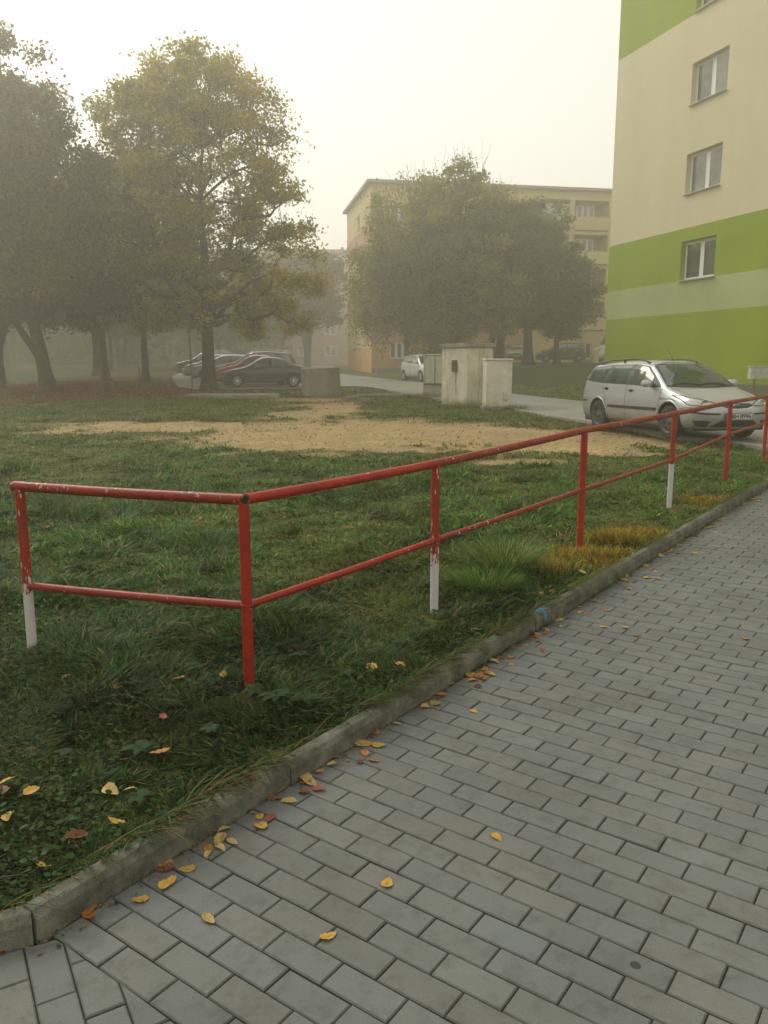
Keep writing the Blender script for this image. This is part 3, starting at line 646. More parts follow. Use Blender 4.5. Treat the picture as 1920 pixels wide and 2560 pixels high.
def place_leaves():
    rg = random.Random(17); items = []
    for surf, L_, fix in (('P', P_LEAVES, P_FIX), ('G', G_LEAVES, G_FIX)):
        for i, (x, y) in enumerate(L_):
            c = fix.get(i) or rg.choices(['yellow', 'pale yellow', 'orange', 'brown', 'reddish'], [5, 4, 2, 1, 2])[0]
            d = float(lawn_side(x, y)); zone = 'grass' if surf == 'G' else ('kerb' if d < .16 else 'open')
            items.append((zone, c, y, x))
    # a few more, small with distance, along the kerb
    for i in range(105):
        s = rg.uniform(.3, 11.5); x, y = xy(s, rg.expovariate(18) + .015); items.append(('kerb', rg.choices(['yellow', 'pale yellow', 'orange', 'reddish'], [5, 4, 3, 2])[0], float(y), float(x)))
    items.sort(key=lambda q: q[2]); cnt = {}
    where = {'grass': 'on the grass', 'kerb': 'at the foot of the kerb', 'open': 'on the open paving'}
    for zone, c, y, x in items:
        k = cnt.get((zone, c), 0); cnt[zone, c] = k + 1
        z = gzf(x, y) + .001 if zone != 'grass' else float(lawn_h(x, y)) + rg.uniform(.022, .045)
        o = link('fallen_leaf', leaf_mesh(c, rg.randrange(4)), loc=(x, y, z))
        sc = rg.uniform(.04, .074) * (1.18 if zone == 'grass' else 1); o.scale = (sc, sc * rg.uniform(.9, 1.3), sc)
        o.rotation_euler = (rg.gauss(0, .12) + (.35 if zone == 'grass' else 0), rg.gauss(0, .12), rg.uniform(0, 6.28))
        o['label'] = f"{c} leaf {where[zone]}, {(ORD[k] if k < len(ORD) else str(k+1)+'th ')}lowest of its colour there"
        o['category'] = 'leaf'; o['group'] = 'fallen leaves ' + where[zone]
place_leaves()

# ------------------------------------------------------------------ railing
def paint_mat(name, white_below=None, flakes=.5, red=(.36, .020, .007)):
    m, N, L, b = principled(name, red, .42, 0, .28)
    tc = N.new('ShaderNodeTexCoord'); sep = N.new('ShaderNodeSeparateXYZ'); L.new(tc.outputs['Object'], sep.inputs[0])
    n1 = node(N, 'ShaderNodeTexNoise', Scale=9, Detail=6, Roughness=.6); L.new(tc.outputs['Object'], n1.inputs['Vector'])
    r1 = ramp(N, [(.35, tuple(q * .72 for q in red)), (.62, red), (.8, (red[0] * .9, red[1] * 2.6, red[2] * 2.6))]); L.new(n1.outputs[0], r1.inputs[0]); c = r1.outputs[0]
    mp = N.new('ShaderNodeMapping'); mp.inputs['Scale'].default_value = (1, 1, .35); L.new(tc.outputs['Object'], mp.inputs[0])
    n2 = node(N, 'ShaderNodeTexNoise', Scale=38, Detail=5, Roughness=.65); L.new(mp.outputs[0], n2.inputs['Vector'])
    n4 = node(N, 'ShaderNodeTexNoise', Scale=60, Detail=4, Roughness=.7); L.new(tc.outputs['Object'], n4.inputs['Vector'])
    white = (.52, .51, .50)
    if white_below is not None:
        z = N.new('ShaderNodeMath'); z.operation = 'MULTIPLY_ADD'; z.inputs[1].default_value = 1.1 if flakes > .3 else .05; L.new(n2.outputs[0], z.inputs[0]); L.new(sep.outputs['Z'], z.inputs[2])
        lt = N.new('ShaderNodeMath'); lt.operation = 'LESS_THAN'; lt.inputs[1].default_value = white_below + (.49 if flakes > .3 else .025); L.new(z.outputs[0], lt.inputs[0]); c = mixc(N, L, lt.outputs[0], c, white)
    th = .69 - .12 * flakes
    f1 = ramp(N, [(th, (0, 0, 0)), (th + .012, (1, 1, 1))]); L.new(n2.outputs[0], f1.inputs[0]); c = mixc(N, L, f1.outputs[0], c, white)
    f2 = ramp(N, [(.66, (0, 0, 0)), (.70, (1, 1, 1))]); L.new(n4.outputs[0], f2.inputs[0]); c = mixc(N, L, f2.outputs[0], c, (.07, .03, .018))
    L.new(c, b.inputs['Base Color'])
    bp = node(N, 'ShaderNodeBump', Strength=.35, Distance=.003); L.new(n2.outputs[0], bp.inputs['Height']); L.new(bp.outputs[0], b.inputs['Normal'])
    rr = ramp(N, [(.3, (.3,) * 3), (.7, (.6,) * 3)]); L.new(n4.outputs[0], rr.inputs[0]); L.new(rr.outputs[0], b.inputs['Roughness'])
    return m
def build_railing():
    red = paint_mat('red railing paint', None, .15); worn = paint_mat('dull red railing paint', None, .42, (.25, .024, .011))
    part_w = paint_mat('red paint worn white below', .45, .75, (.32, .026, .010)); two = paint_mat('red over white paint', .49, .1, (.34, .030, .012))
    P = [(-1.96, 4.34, 1.0), (-.67, 3.84, 1.01), (.32, 5.01, 1.04), (1.645, 6.70, 1.11), (3.06, 8.63, 1.13), (4.37, 10.36, 1.17), (5.66, 12.12, 1.18), (6.95, 13.85, 1.2)]
    MZ = [.448, .486, .557, .616, .642, .764, .79, .81]
    t = thing('pipe_railing', 'red painted tubular steel railing running along the lawn edge', 'railing', (0, 0, 0))
    mats = [part_w, red, part_w, red, two, red, red, red]
    for i, ((x, y, z), m) in enumerate(zip(P, mats)):
        g0 = gzf(x, y); mb = MB(); mb.tube([(0, 0, -.25), (0, 0, .2), (0, 0, .6), (0, 0, z - g0 - .004)], .0265 if i != 3 else .028, 20)
        mb.build('post', m, t, smooth=True, loc=(x, y, g0), **({'label': 'post with its lower half white'} if m in (part_w, two) else {}))
    def seg(name, a, b, r, m):
        a = Vector(a); b = Vector(b); mb = MB(); n = 6
        pts = [a + (b - a) * k / n + Vector((0, 0, -.004 * math.sin(math.pi * k / n))) for k in range(n + 1)]; mb.tube(pts, r, 18); return mb.build(name, m, t, smooth=True)
    V3 = [Vector(p) for p in P]
    d01 = (V3[1] - V3[0]).normalized()
    # short bay: its top rail ends in an open pipe mouth just past the corner post
    seg('top_rail', V3[0] - d01 * .03, V3[1] - d01 * .0, .027, worn)
    mb = MB(); e = V3[1] + Vector((.012, -.03, .004)); q = Vector((-.35, 1, 0)).normalized() * -1
    mb.tube([V3[1] + Vector((.0, .01, 0)), e], .0275, 20); mb.build('pipe_end', worn, t, smooth=True)
    mo = MB(); mo.tube([e + (e - V3[1]).normalized() * .0005, e + (e - V3[1]).normalized() * .003], .0185, 18); mo.build('pipe_mouth', principled('dark pipe inside', (.008, .006, .005), .9)[0], t)
    mb = MB(); mb.lathe([(0, -.03), (.018, -.027), (.027, -.012), (.0275, 0), (.027, .012), (.018, .02), (0, .024)], 16, c=tuple(V3[0] - d01 * .03)); mb.build('corner_cap', worn, t, smooth=True)
    seg('middle_rail', (P[0][0], P[0][1], MZ[0]), (P[1][0], P[1][1], MZ[1]), .021, worn)
    for i in range(1, 7):
        m = red if i == 1 else worn
        seg('top_rail', V3[i], V3[i + 1], .0265, m); seg('middle_rail', (P[i][0], P[i][1], MZ[i]), (P[i + 1][0], P[i + 1][1], MZ[i + 1]), .0185, m if i != 1 else red)
        mb = MB(); c = Vector((P[i][0], P[i][1], MZ[i])); d = (V3[i + 1] - V3[i]); d.z = 0; d.normalize()
        mb.lathe([(.027, -.009), (.0305, -.006), (.0305, .006), (.027, .009)], 18, c=tuple(c)); mb.build('weld', worn, t, smooth=True)
build_railing()

# ------------------------------------------------------------------ buildings
def plaster(name, c, v=.12, stain=.0):
    lo = tuple(q * (1 - v) for q in c); hi = tuple(min(1, q * (1 + v)) for q in c)
    m = rough_mat(name, lo, hi, .35, 8, rough=.9, bump=.35, bscale=90, dist=.006, spec=.2, stops=(.3, .7))
    N, L = m.node_tree.nodes, m.node_tree.links; b = N['Principled BSDF']; src = b.inputs['Base Color'].links[0].from_socket
    tc = N.new('ShaderNodeTexCoord'); mp = N.new('ShaderNodeMapping'); mp.inputs['Scale'].default_value = (1.3, 1.3, .12); L.new(tc.outputs['Object'], mp.inputs[0])
    n = node(N, 'ShaderNodeTexNoise', Scale=1.0, Detail=7, Roughness=.7); L.new(mp.outputs[0], n.inputs['Vector'])
    r = ramp(N, [(.34, (.955, .953, .945)), (.60, (1, 1, 1))]); L.new(n.outputs[0], r.inputs[0])
    n2 = node(N, 'ShaderNodeTexNoise', Scale=55, Detail=3); L.new(tc.outputs['Object'], n2.inputs['Vector']); r2 = ramp(N, [(.3, (.93,) * 3), (.7, (1.06,) * 3)]); L.new(n2.outputs[0], r2.inputs[0])
    c = mixc(N, L, 1.0, mixc(N, L, 1.0, src, r.outputs[0], 'MULTIPLY'), r2.outputs[0], 'MULTIPLY'); L.new(c, b.inputs['Base Color'])
    return m
M_WHITE = principled('white window plastic', (.72, .73, .70), .35)[0]
M_SILL = principled('sill sheet', (.62, .60, .52), .45)[0]
def glass_mat(name, c=(.03, .035, .035), rough=.04):
    m, N, L, b = principled(name, c, rough, 0, .8)
    tc = N.new('ShaderNodeTexCoord'); n = node(N, 'ShaderNodeTexNoise', Scale=1.4, Detail=2); L.new(tc.outputs['Object'], n.inputs['Vector'])
    r = ramp(N, [(.35, tuple(q * .6 for q in c)), (.65, tuple(q * 1.7 for q in c))]); L.new(n.outputs[0], r.inputs[0]); L.new(r.outputs[0], b.inputs['Base Color'])
    bp = node(N, 'ShaderNodeBump', Strength=.04, Distance=.02); L.new(n.outputs[0], bp.inputs['Height']); L.new(bp.outputs[0], b.inputs['Normal'])
    return m
M_GLASS = glass_mat('window glass', (.045, .048, .045), .05)
M_CURTAIN = glass_mat('glass with net curtain', (.10, .10, .095), .08)

def facade(parent, name, W_, zcuts, mats_by_band, openings, depth=.28, reveal_mi=None, ztop=None):
    """wall lying in local XZ (x 0..W_, z up, outside is -Y) with real openings (x0,x1,z0,z1) and reveals"""
    xs = sorted({0.0, W_} | {o[0] for o in openings} | {o[1] for o in openings}); zs = sorted(set(zcuts) | {o[2] for o in openings} | {o[3] for o in openings})
    mb = MB()
    def band(z):
        for i in range(len(zcuts) - 1):
            if zcuts[i] <= z < zcuts[i + 1]: return i
        return len(zcuts) - 2
    for i in range(len(xs) - 1):
        for j in range(len(zs) - 1):
            mx_, mz = (xs[i] + xs[i + 1]) / 2, (zs[j] + zs[j + 1]) / 2
            if any(o[0] < mx_ < o[1] and o[2] < mz < o[3] for o in openings): continue
            mb.add([(xs[i], 0, zs[j]), (xs[i + 1], 0, zs[j]), (xs[i + 1], 0, zs[j + 1]), (xs[i], 0, zs[j + 1])], [(0, 1, 2, 3)], band(mz))
    for x0, x1, z0, z1 in openings:
        k = band((z0 + z1) / 2); d = depth
        mb.add([(x0, 0, z0), (x0, d, z0), (x0, d, z1), (x0, 0, z1)], [(3, 2, 1, 0)], k); mb.add([(x1, 0, z0), (x1, d, z0), (x1, d, z1), (x1, 0, z1)], [(0, 1, 2, 3)], k)
        mb.add([(x0, 0, z1), (x0, d, z1), (x1, d, z1), (x1, 0, z1)], [(0, 1, 2, 3)], k); mb.add([(x0, 0, z0), (x0, d, z0), (x1, d, z0), (x1, 0, z0)], [(3, 2, 1, 0)], k)
    return mb.build(name, mats_by_band, parent)

def window(parent, x0, x1, z0, z1, inset=.2, n=2, sill=True, fw=.07, glass=None, flip=1):
    """frame with n sashes, panes and an outside sill, in the wall's local XZ"""
    mb = MB(); W_, H_ = x1 - x0, z1 - z0; y = inset; D = .06
    mb.box((x0 + fw / 2, y, (z0 + z1) / 2), (fw, D, H_)); mb.box((x1 - fw / 2, y, (z0 + z1) / 2), (fw, D, H_))
    mb.box(((x0 + x1) / 2, y, z0 + fw / 2), (W_ - 2 * fw, D, fw)); mb.box(((x0 + x1) / 2, y, z1 - fw / 2), (W_ - 2 * fw, D, fw))
    for k in range(1, n): mb.box((x0 + W_ * k / n, y, (z0 + z1) / 2), (fw * 1.6, D + .012, H_ - 2 * fw))
    f = mb.build('window', M_WHITE, parent)
    sw = W_ / n
    for k in range(n):
        a, b = x0 + sw * k + fw * .9, x0 + sw * (k + 1) - fw * .9; s = MB(); q = .045; zb, zt = z0 + fw, z1 - fw
        s.box((a + q / 2, y - .035, (zb + zt) / 2), (q, .02, zt - zb)); s.box((b - q / 2, y - .035, (zb + zt) / 2), (q, .02, zt - zb))
        s.box(((a + b) / 2, y - .035, zb + q / 2), (b - a - 2 * q, .02, q)); s.box(((a + b) / 2, y - .035, zt - q / 2), (b - a - 2 * q, .02, q)); s.build('sash', M_WHITE, f)
        p = MB(); p.box(((a + b) / 2, y - .028, (zb + zt) / 2), (b - a - 2 * q, .008, zt - zb - 2 * q)); p.build('pane', glass or M_GLASS, f)
    if sill:
        s = MB(); s.box(((x0 + x1) / 2, -.0 + (inset - .12) / 2, z0 - .0 + .008), (W_ + .04, inset + .12, .02)); s.box(((x0 + x1) / 2, -.062, z0 - .012), (W_ + .04, .006, .05)); s.build('sill', M_SILL, f)
    return f

def green_building():
    p0 = np.array([14.2, 30.1]); d = np.array([-.294, .956]); ang = math.atan2(-d[1], -d[0])
    c = p0 + d * 11.35                      # far corner; local +X runs towards the camera side, outside is -Y
    t = thing('apartment_block', 'tall lime green and cream plastered apartment block beside the silver estate car', 'building', (c[0], c[1], 0), ang)
    green = plaster('lime plaster', (.23, .315, .010)); pale = plaster('pale green plaster', (.37, .43, .20)); cream = plaster('cream plaster', (.62, .56, .38), .05); plinth = plaster('grey plinth', (.13, .125, .115))
    top = plaster('upper lime plaster', (.24, .32, .02))
    W_ = 30.0; z = [-.5, .855, 3.73, 5.055, 7.17, 15.42, 21.0]; mats = [plinth, green, pale, green, cream, top]
    ops = []
    for zb in (5.05, 8.5, 11.95, 15.45):
        for x0 in (5.5, 12.8, 20.1): ops.append((x0, x0 + 2.17, zb, zb + 1.6))
    facade(t, 'wall', W_, z, mats, ops, .34)
    for o in ops: window(t, *o, inset=.27, n=2, fw=.08, glass=M_CURTAIN if o[2] > 8 else M_GLASS)
    mb = MB()                                # end wall, back wall and roof, and dark rooms behind the windows
    D = 12.0
    for i in range(6):
        mb.add([(0, 0, z[i]), (0, D, z[i]), (0, D, z[i + 1]), (0, 0, z[i + 1])], [(3, 2, 1, 0)], i)
        mb.add([(0, D, z[i]), (W_, D, z[i]), (W_, D, z[i + 1]), (0, D, z[i + 1])], [(3, 2, 1, 0)], i); mb.add([(W_, 0, z[i]), (W_, D, z[i]), (W_, D, z[i + 1]), (W_, 0, z[i + 1])], [(0, 1, 2, 3)], i)
    mb.build('end_wall', mats, t)
    r = MB(); r.box((W_ / 2, D / 2, 21.06), (W_ + .3, D + .3, .12)); r.build('roof', plinth, t)
    r = MB(); r.add([(.1, .5, 0), (W_ - .1, .5, 0), (W_ - .1, .5, 20.9), (.1, .5, 20.9)], [(0, 1, 2, 3)]); r.build('dark_room_sheet', principled('dim rooms', (.12, .115, .10), .9)[0], t)  # dark sheet: the unlit rooms behind the windows put into its colour
    # thin mark left on the plaster
    s = MB(); s.box((6.4, -.004, 2.42), (1.5, .006, .012)); s.build('plaster_mark', principled('grey cable', (.16, .2, .05), .7)[0], t)
green_building()

def meter_box():
    x, y = 13.3, 29.2; g = gzf(x, y); t = thing('meter_box', 'white weathered meter cabinet raised on thin posts in front of the green block', 'meter box', (x, y, g), R(-12))
    wm = rough_mat('weathered white sheet', (.42, .42, .38), (.62, .62, .58), 5, rough=.5, bump=.1)
    b = MB(); b.box((0, 0, .94), (.78, .42, .42), bev=.012); b.build('box', wm, t)
    b = MB(); b.box((0, 0, 1.165), (.84, .48, .03), bev=.008); b.build('lid', wm, t)
    rm = rough_mat('rusty post', (.12, .06, .035), (.22, .17, .12), 9)
    for sx in (-.2,): b = MB(); b.box((sx, 0, .33), (.05, .05, .80)); b.build('post', rm, t)
    b = MB(); b.box((-.2, -.214, .80), (.03, .006, .05)); b.build('latch', rm, t)
meter_box()

def yellow_building():
    A = np.array([-1.0, 67.0]); a = R(10.5); t = thing('apartment_building', 'yellow and pink apartment building with balconies, half hidden behind the clump of trees', 'building', (A[0], A[1], 0), a)
    yel = plaster('yellow plaster', (.56, .46, .24)); ora = plaster('orange plaster', (.58, .33, .10)); pink = plaster('pink plaster', (.42, .24, .14)); crm = plaster('pale yellow plaster', (.55, .45, .22)); gre = plaster('grey plinth yellow', (.22, .2, .17))
    W_ = 30.0; top = 15.55; D = 13.6
    z = [-.2, 1.25, 3.1, 5.2, 15.0, top]
    # long front: flat part left of the loggias
    ops = []
    for k in range(5):
        zb = 2.0 + 2.67 * k
        for x0 in ((1.5, 7.5, 10.4) if k else (1.5, 8.0, 10.4)): ops.append((x0, x0 + (1.5 if k or x0 > 2 else 1.6), zb, zb + 1.35))
    ops.append((4.6, 6.4, 1.2, 3.4))
    for k in range(1, 5): ops.append((4.8, 6.2, 1.6 + 2.67 * k, 2.9 + 2.67 * k))
    LX = [(13.9, 16.5), (16.9, 19.9), (20.3, 23.3), (24.0, 27.0)]
    for x0, x1 in LX[1:]: ops.append((x0 + .8, x0 + 2.0, 2.0, 3.35))
    facade(t, 'wall', 13.6, z, [gre, ora, pink, crm, yel], [o for o in ops if o[1] < 13.6], .2)
    ro = [(o[0] - 13.6, o[1] - 13.6, o[2], o[3]) for o in ops if o[1] > 13.6] + [(x0 - 13.6, x1 - 13.6, 4.45 + 2.67 * k, 6.75 + 2.67 * k) for x0, x1 in LX for k in range(4)]
    w = facade(t, 'wall', W_ - 13.6, z, [gre, yel, crm, crm, yel], ro, 1.2); w.location = (13.6, 0, 0)
    for o in ops: window(t, *o, inset=.15, n=3 if o[0] < 2 and o[2] < 3 else 2, fw=.08, glass=M_CURTAIN if o[2] > 6 else M_GLASS)
    dk = principled('loggia back wall', (.30, .25, .15), .9)[0]
    for x0, x1 in LX:
        for k in range(4):
            zf = 4.45 + 2.67 * k; b = MB(); b.add([(x0, 1.2, zf - .1), (x1, 1.2, zf - .1), (x1, 1.2, zf + 2.4), (x0, 1.2, zf + 2.4)], [(0, 1, 2, 3)])
            lg = b.build('loggia', dk, t)
            window(t, x0 + .6, x0 + 2.2, zf + .9, zf + 2.1, inset=1.12, n=3, sill=False, glass=M_CURTAIN)
            b = MB(); b.box(((x0 + x1) / 2, -.1, zf + .48), (x1 - x0 + .1, .1, 1.02)); b.build('parapet', crm, lg); b = MB(); b.box(((x0 + x1) / 2, .4, zf - .06), (x1 - x0 - .06, .98, .1)); b.build('balcony_slab', gre, lg)
    gb = MB(); gb.box((15.2, -.1, 13.75), (2.5, .06, 1.25)); gb.build('balcony_glazing', glass_mat('balcony glass', (.22, .26, .26), .1), t)
    # end wall (facing the road), bands as painted
    ez = [-.2, 2.9, 4.9, 6.9, 9.6, 11.0, 12.6, top]
    eo = [(6.6, 8.0, 4.85, 6.15), (6.6, 8.0, 7.5, 8.8), (6.6, 8.0, 10.2, 11.5), (6.6, 8.0, 12.9, 14.2)]
    ew = facade(t, 'end_wall', D, ez, [ora, yel, pink, crm, crm, pink, crm], eo, .2); ew.location = (0, D, 0); ew.rotation_euler = (0, 0, R(-90))
    for o in eo: f = window(ew, *o, inset=.14, n=2, fw=.08)
    b = MB(); b.box((W_ / 2, D / 2, top + .02), (W_ + .7, D + .7, .22)); b.box((W_ / 2, D / 2, top + .35), (W_ - 8, D - 6, .5)); b.build('roof', plaster('roof felt', (.34, .29, .23)), t)
    b = MB(); b.add([(.05, .6, 0), (13.5, .6, 0), (13.5, .6, 15.4), (.05, .6, 15.4)], [(0, 1, 2, 3)]); b.add([(.6, 1, 0), (.6, D - .1, 0), (.6, D - .1, 15.4), (.6, 1, 15.4)], [(3, 2, 1, 0)]); b.build('dark_room_sheet', principled('dim rooms yellow', (.08, .07, .06), .9)[0], t)  # dark sheets whose colour stands for unlit rooms
    b = MB(); b.add([(W_, 0, -.2), (W_, D, -.2), (W_, D, top), (W_, 0, top)], [(0, 1, 2, 3)]); b.add([(0, D, -.2), (W_, D, -.2), (W_, D, top), (0, D, top)], [(3, 2, 1, 0)]); b.build('back_wall', crm, t)
    b = MB(); b.box((.35, -.06, 7.6), (.09, .09, 15.4)); b.build('downpipe', principled('pipe sheet', (.4, .36, .26), .5)[0], t)
    b = MB(); b.box((5.5, -.9, 3.62), (2.6, 1.8, .12)); b.build('entrance_canopy', gre, t)
yellow_building()

def far_building():
    t = thing('far_block', 'faint pinkish apartment block in the fog between the linden and the yellow building', 'building', (-31, 110, 0), R(2))
    m = plaster('fog-toned pink plaster', (.50, .40, .34)); r = plaster('red brown roofing', (.40, .27, .21))  # facade toned paler: extra fog put into the plaster colour
    ops = [(x, x + 1.6, z, z + 1.4) for x in np.arange(1.5, 25, 3.6) for z in np.arange(2.6, 14.5, 2.8)]
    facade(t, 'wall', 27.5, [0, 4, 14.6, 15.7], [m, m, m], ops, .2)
    for o in ops: window(t, *o, inset=.15, n=2, sill=False, glass=glass_mat('fog-toned glass', (.3, .3, .28), .3))  # pane contrast cut, fog put into the glass colour
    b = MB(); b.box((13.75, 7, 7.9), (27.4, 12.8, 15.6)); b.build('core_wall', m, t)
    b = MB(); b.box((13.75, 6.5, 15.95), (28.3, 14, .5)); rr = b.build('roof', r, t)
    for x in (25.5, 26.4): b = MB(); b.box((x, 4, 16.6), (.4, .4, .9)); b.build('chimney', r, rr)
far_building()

# ------------------------------------------------------------------ utility cabinets
def stained_concrete(name, base=(.40, .38, .32), dirt=(.10, .085, .065), streak=1.0, seed=0.0, rust=False):
    m, N, L, b = principled(name, base, .85, 0, .25)
    tc = N.new('ShaderNodeTexCoord'); mp = N.new('ShaderNodeMapping'); mp.inputs['Scale'].default_value = (4.5, 4.5, .5); mp.inputs['Location'].default_value = (seed, seed, 0); L.new(tc.outputs['Object'], mp.inputs[0])
    n1 = node(N, 'ShaderNodeTexNoise', Scale=1.0, Detail=6, Roughness=.6); L.new(mp.outputs[0], n1.inputs['Vector'])
    n2 = node(N, 'ShaderNodeTexNoise', Scale=3.2, Detail=8, Roughness=.7); L.new(tc.outputs['Object'], n2.inputs['Vector'])
    r2 = ramp(N, [(.3, tuple(q * .72 for q in base)), (.6, base), (.8, tuple(q * 1.12 for q in base))]); L.new(n2.outputs[0], r2.inputs[0])
    r1 = ramp(N, [(.54, (0, 0, 0)), (.76, (min(1, streak * .8),) * 3)]); L.new(n1.outputs[0], r1.inputs[0])
    c = mixc(N, L, r1.outputs[0], r2.outputs[0], dirt)
    sep = N.new('ShaderNodeSeparateXYZ'); L.new(tc.outputs['Object'], sep.inputs[0])
    ma = N.new('ShaderNodeMath'); ma.operation = 'MULTIPLY_ADD'; ma.inputs[1].default_value = .5; L.new(n2.outputs[0], ma.inputs[0]); L.new(sep.outputs['Z'], ma.inputs[2])
    rz = ramp(N, [(.26, (.75,) * 3), (.5, (0, 0, 0))]); L.new(ma.outputs[0], rz.inputs[0]); c = mixc(N, L, rz.outputs[0], c, (.12, .12, .07))
    if rust:
        n3 = node(N, 'ShaderNodeTexNoise', Scale=6, Detail=6); L.new(mp.outputs[0], n3.inputs['Vector']); r3 = ramp(N, [(.62, (0, 0, 0)), (.72, (.8,) * 3)]); L.new(n3.outputs[0], r3.inputs[0]); c = mixc(N, L, r3.outputs[0], c, (.25, .12, .05))
    L.new(c, b.inputs['Base Color'])
    bp = node(N, 'ShaderNodeBump', Strength=.3, Distance=.006); L.new(n2.outputs[0], bp.inputs['Height']); L.new(bp.outputs[0], b.inputs['Normal'])
    return m
def cabinets():
    # tall concrete pillar
    cx, cy_ = 2.5, 25.0; a = R(25); u = Vector((math.cos(a), math.sin(a))); v = Vector((-math.sin(a), math.cos(a)))
    c = Vector((cx, cy_)) + u * .46 + v * .78; g = gzf(c.x, c.y) + .03
    t = thing('concrete_transformer_kiosk', 'tall stained concrete kiosk with a flat slab cap and rusty box, between two cabinets', 'concrete kiosk', (c.x, c.y, g), a)
    m = stained_concrete('rendered concrete', (.66, .62, .50), (.17, .12, .075), 1.15)
    b = MB(); b.box((0, 0, .86), (.92, 1.56, 1.82), bev=.015); b.build('body', m, t)
    b = MB(); b.box((0, 0, 1.83), (1.06, 1.70, .125), bev=.012); b.build('cap', stained_concrete('mossy cap', (.27, .255, .205), (.08, .075, .05), 1, 4), t)
    rm = rough_mat('rust', (.10, .045, .03), (.20, .10, .07), 9, rough=.8)
    b = MB(); b.box((-.51, -.12, 1.18), (.10, .22, .30), bev=.01); b.box((-.51, -.12, 1.36), (.12, .16, .06), bev=.01); rb = b.build('switch_box', rm, t)
    b = MB(); b.box((-.463, -.12, .86), (.004, .09, .34)); b.box((-.463, -.14, .56), (.004, .045, .28)); b.build('rust_streak', rough_mat('rust streak', (.22, .15, .09), (.46, .39, .29), 14), t)
    # white cabinet in front
    x, y = 3.27, 23.85; g = gzf(x, y) + .03
    t = thing('meter_cabinet', 'plain white concrete meter cabinet with small flap, right of the tall kiosk', 'utility cabinet', (x, y, g), R(8))
    m = stained_concrete('cream cabinet', (.68, .64, .53), (.3, .27, .2), .45, 8)
    b = MB(); b.box((0, 0, .75), (.76, .42, 1.30), bev=.012); b.build('body', m, t)
    b = MB(); b.box((0, 0, 1.425), (.80, .48, .055), bev=.012); b.build('lid', m, t)
    b = MB(); b.box((0, .02, .0), (.86, .55, .2), bev=.02); b.build('base', stained_concrete('base concrete', (.34, .31, .24), (.12, .1, .07), 1, 2), t)
    f = MB(); f.box((.19, -.222, .40), (.15, .03, .23), bev=.006); fl = f.build('flap', principled('cream flap', (.52, .49, .41), .5)[0], t)
    b = MB(); b.box((.115, -.24, .40), (.006, .004, .22)); b.box((.19, -.24, .285), (.15, .004, .006)); b.build('flap_gap', principled('dark gap', (.05, .045, .035), .9)[0], fl)
    # two-door cabinet
    x, y = 1.86, 30.6; g = gzf(x, y) + .03
    t = thing('switch_cabinet', 'grey green two-door switch cabinet on a plinth with rust streaks, left of the tall kiosk', 'utility cabinet', (x, y, g), R(3))
    m = stained_concrete('grey green cabinet', (.50, .49, .37), (.28, .17, .08), .5, 12, rust=True)
    b = MB(); b.box((0, .04, .22), (.78, .40, .5), bev=.01); b.build('plinth', stained_concrete('plinth concrete', (.40, .38, .30), (.2, .18, .12), .6, 5), t)
    b = MB(); b.box((0, .02, 1.0), (.76, .36, 1.03)); b.build('body', m, t)
    b = MB(); b.box((0, -.1605, 1.0), (.755, .003, 1.02)); b.build('door_gap', principled('door gap', (.05, .045, .03), .9)[0], t)
    for sx in (-1, 1):
        b = MB(); b.box((sx * .19, -.178, 1.0), (.352, .03, .985), bev=.005); dr = b.build('door', m, t)
    b = MB(); b.box((.03, -.2, 1.0), (.012, .02, .1)); b.build('handle', principled('black handle', (.03, .03, .03), .5)[0], dr)
    b = MB(); b.box((0, .02, 1.545), (.80, .44, .05), bev=.01); b.build('lid', m, t)
    b = MB(); b.box((0, -.01, .475), (.79, .42, .025)); b.build('skirting', principled('dark seam', (.08, .075, .06), .8)[0], t)
cabinets()

def concrete_ring():
    x, y = -2.36, 31.1; g = gzf(x, y); t = thing('concrete_ring', 'large grey concrete well ring standing on the lawn in front of the dark saloon', 'concrete ring', (x, y, g), 0)
    m = stained_concrete('ring concrete', (.22, .20, .175), (.13, .115, .095), .6, 3)
    b = MB(); b.lathe([(.66, 0), (.745, .0), (.735, .5), (.72, 1.08), (.70, 1.10), (.64, 1.10), (.63, 1.06)], 48, close=True); o = b.build('ring', m, t, smooth=True); o.rotation_euler = (0, R(-1.8), 0)
    # paler band around the rim
    b = MB(); b.lathe([(.722, 1.075), (.728, 1.095), (.72, 1.108), (.705, 1.104)], 48); o2 = b.build('rim', rough_mat('pale rim', (.35, .33, .28), (.5, .47, .41), 6), t, smooth=True); o2.rotation_euler = (0, R(-1.8), 0)
    # red painted scrawl and a lifting hole
    b = MB()
    def patch(a0, a1, z0, z1):
        for k in range(3):
            q0 = a0 + (a1 - a0) * k / 3; q1 = a0 + (a1 - a0) * (k + 1) / 3; V = [(.7325 * math.cos(q), .7325 * math.sin(q), z) for q, z in ((q0, z0), (q1, z0), (q1, z1), (q0, z1))]; b.add(V, [(0, 1, 2, 3)])
    for a0, a1, z0, z1 in ((-62, -59, .84, .98), (-57, -51, .95, .98), (-57, -51, .88, .905), (-53, -51, .84, .98), (-48, -45.5, .84, .98), (-43, -36, .95, .985), (-43, -36, .84, .87), (-43, -41, .84, .98)): patch(R(a0), R(a1), z0, z1)
    b.build('red_mark', rough_mat('red scrawl', (.32, .09, .06), (.24, .15, .12), 14), t)
    b = MB(); b.tube([(-.42, -.585, .80), (-.44, -.615, .80)], .035, 12); b.build('lifting_hole', principled('dark hole', (.05, .045, .04), .9)[0], t)
concrete_ring()

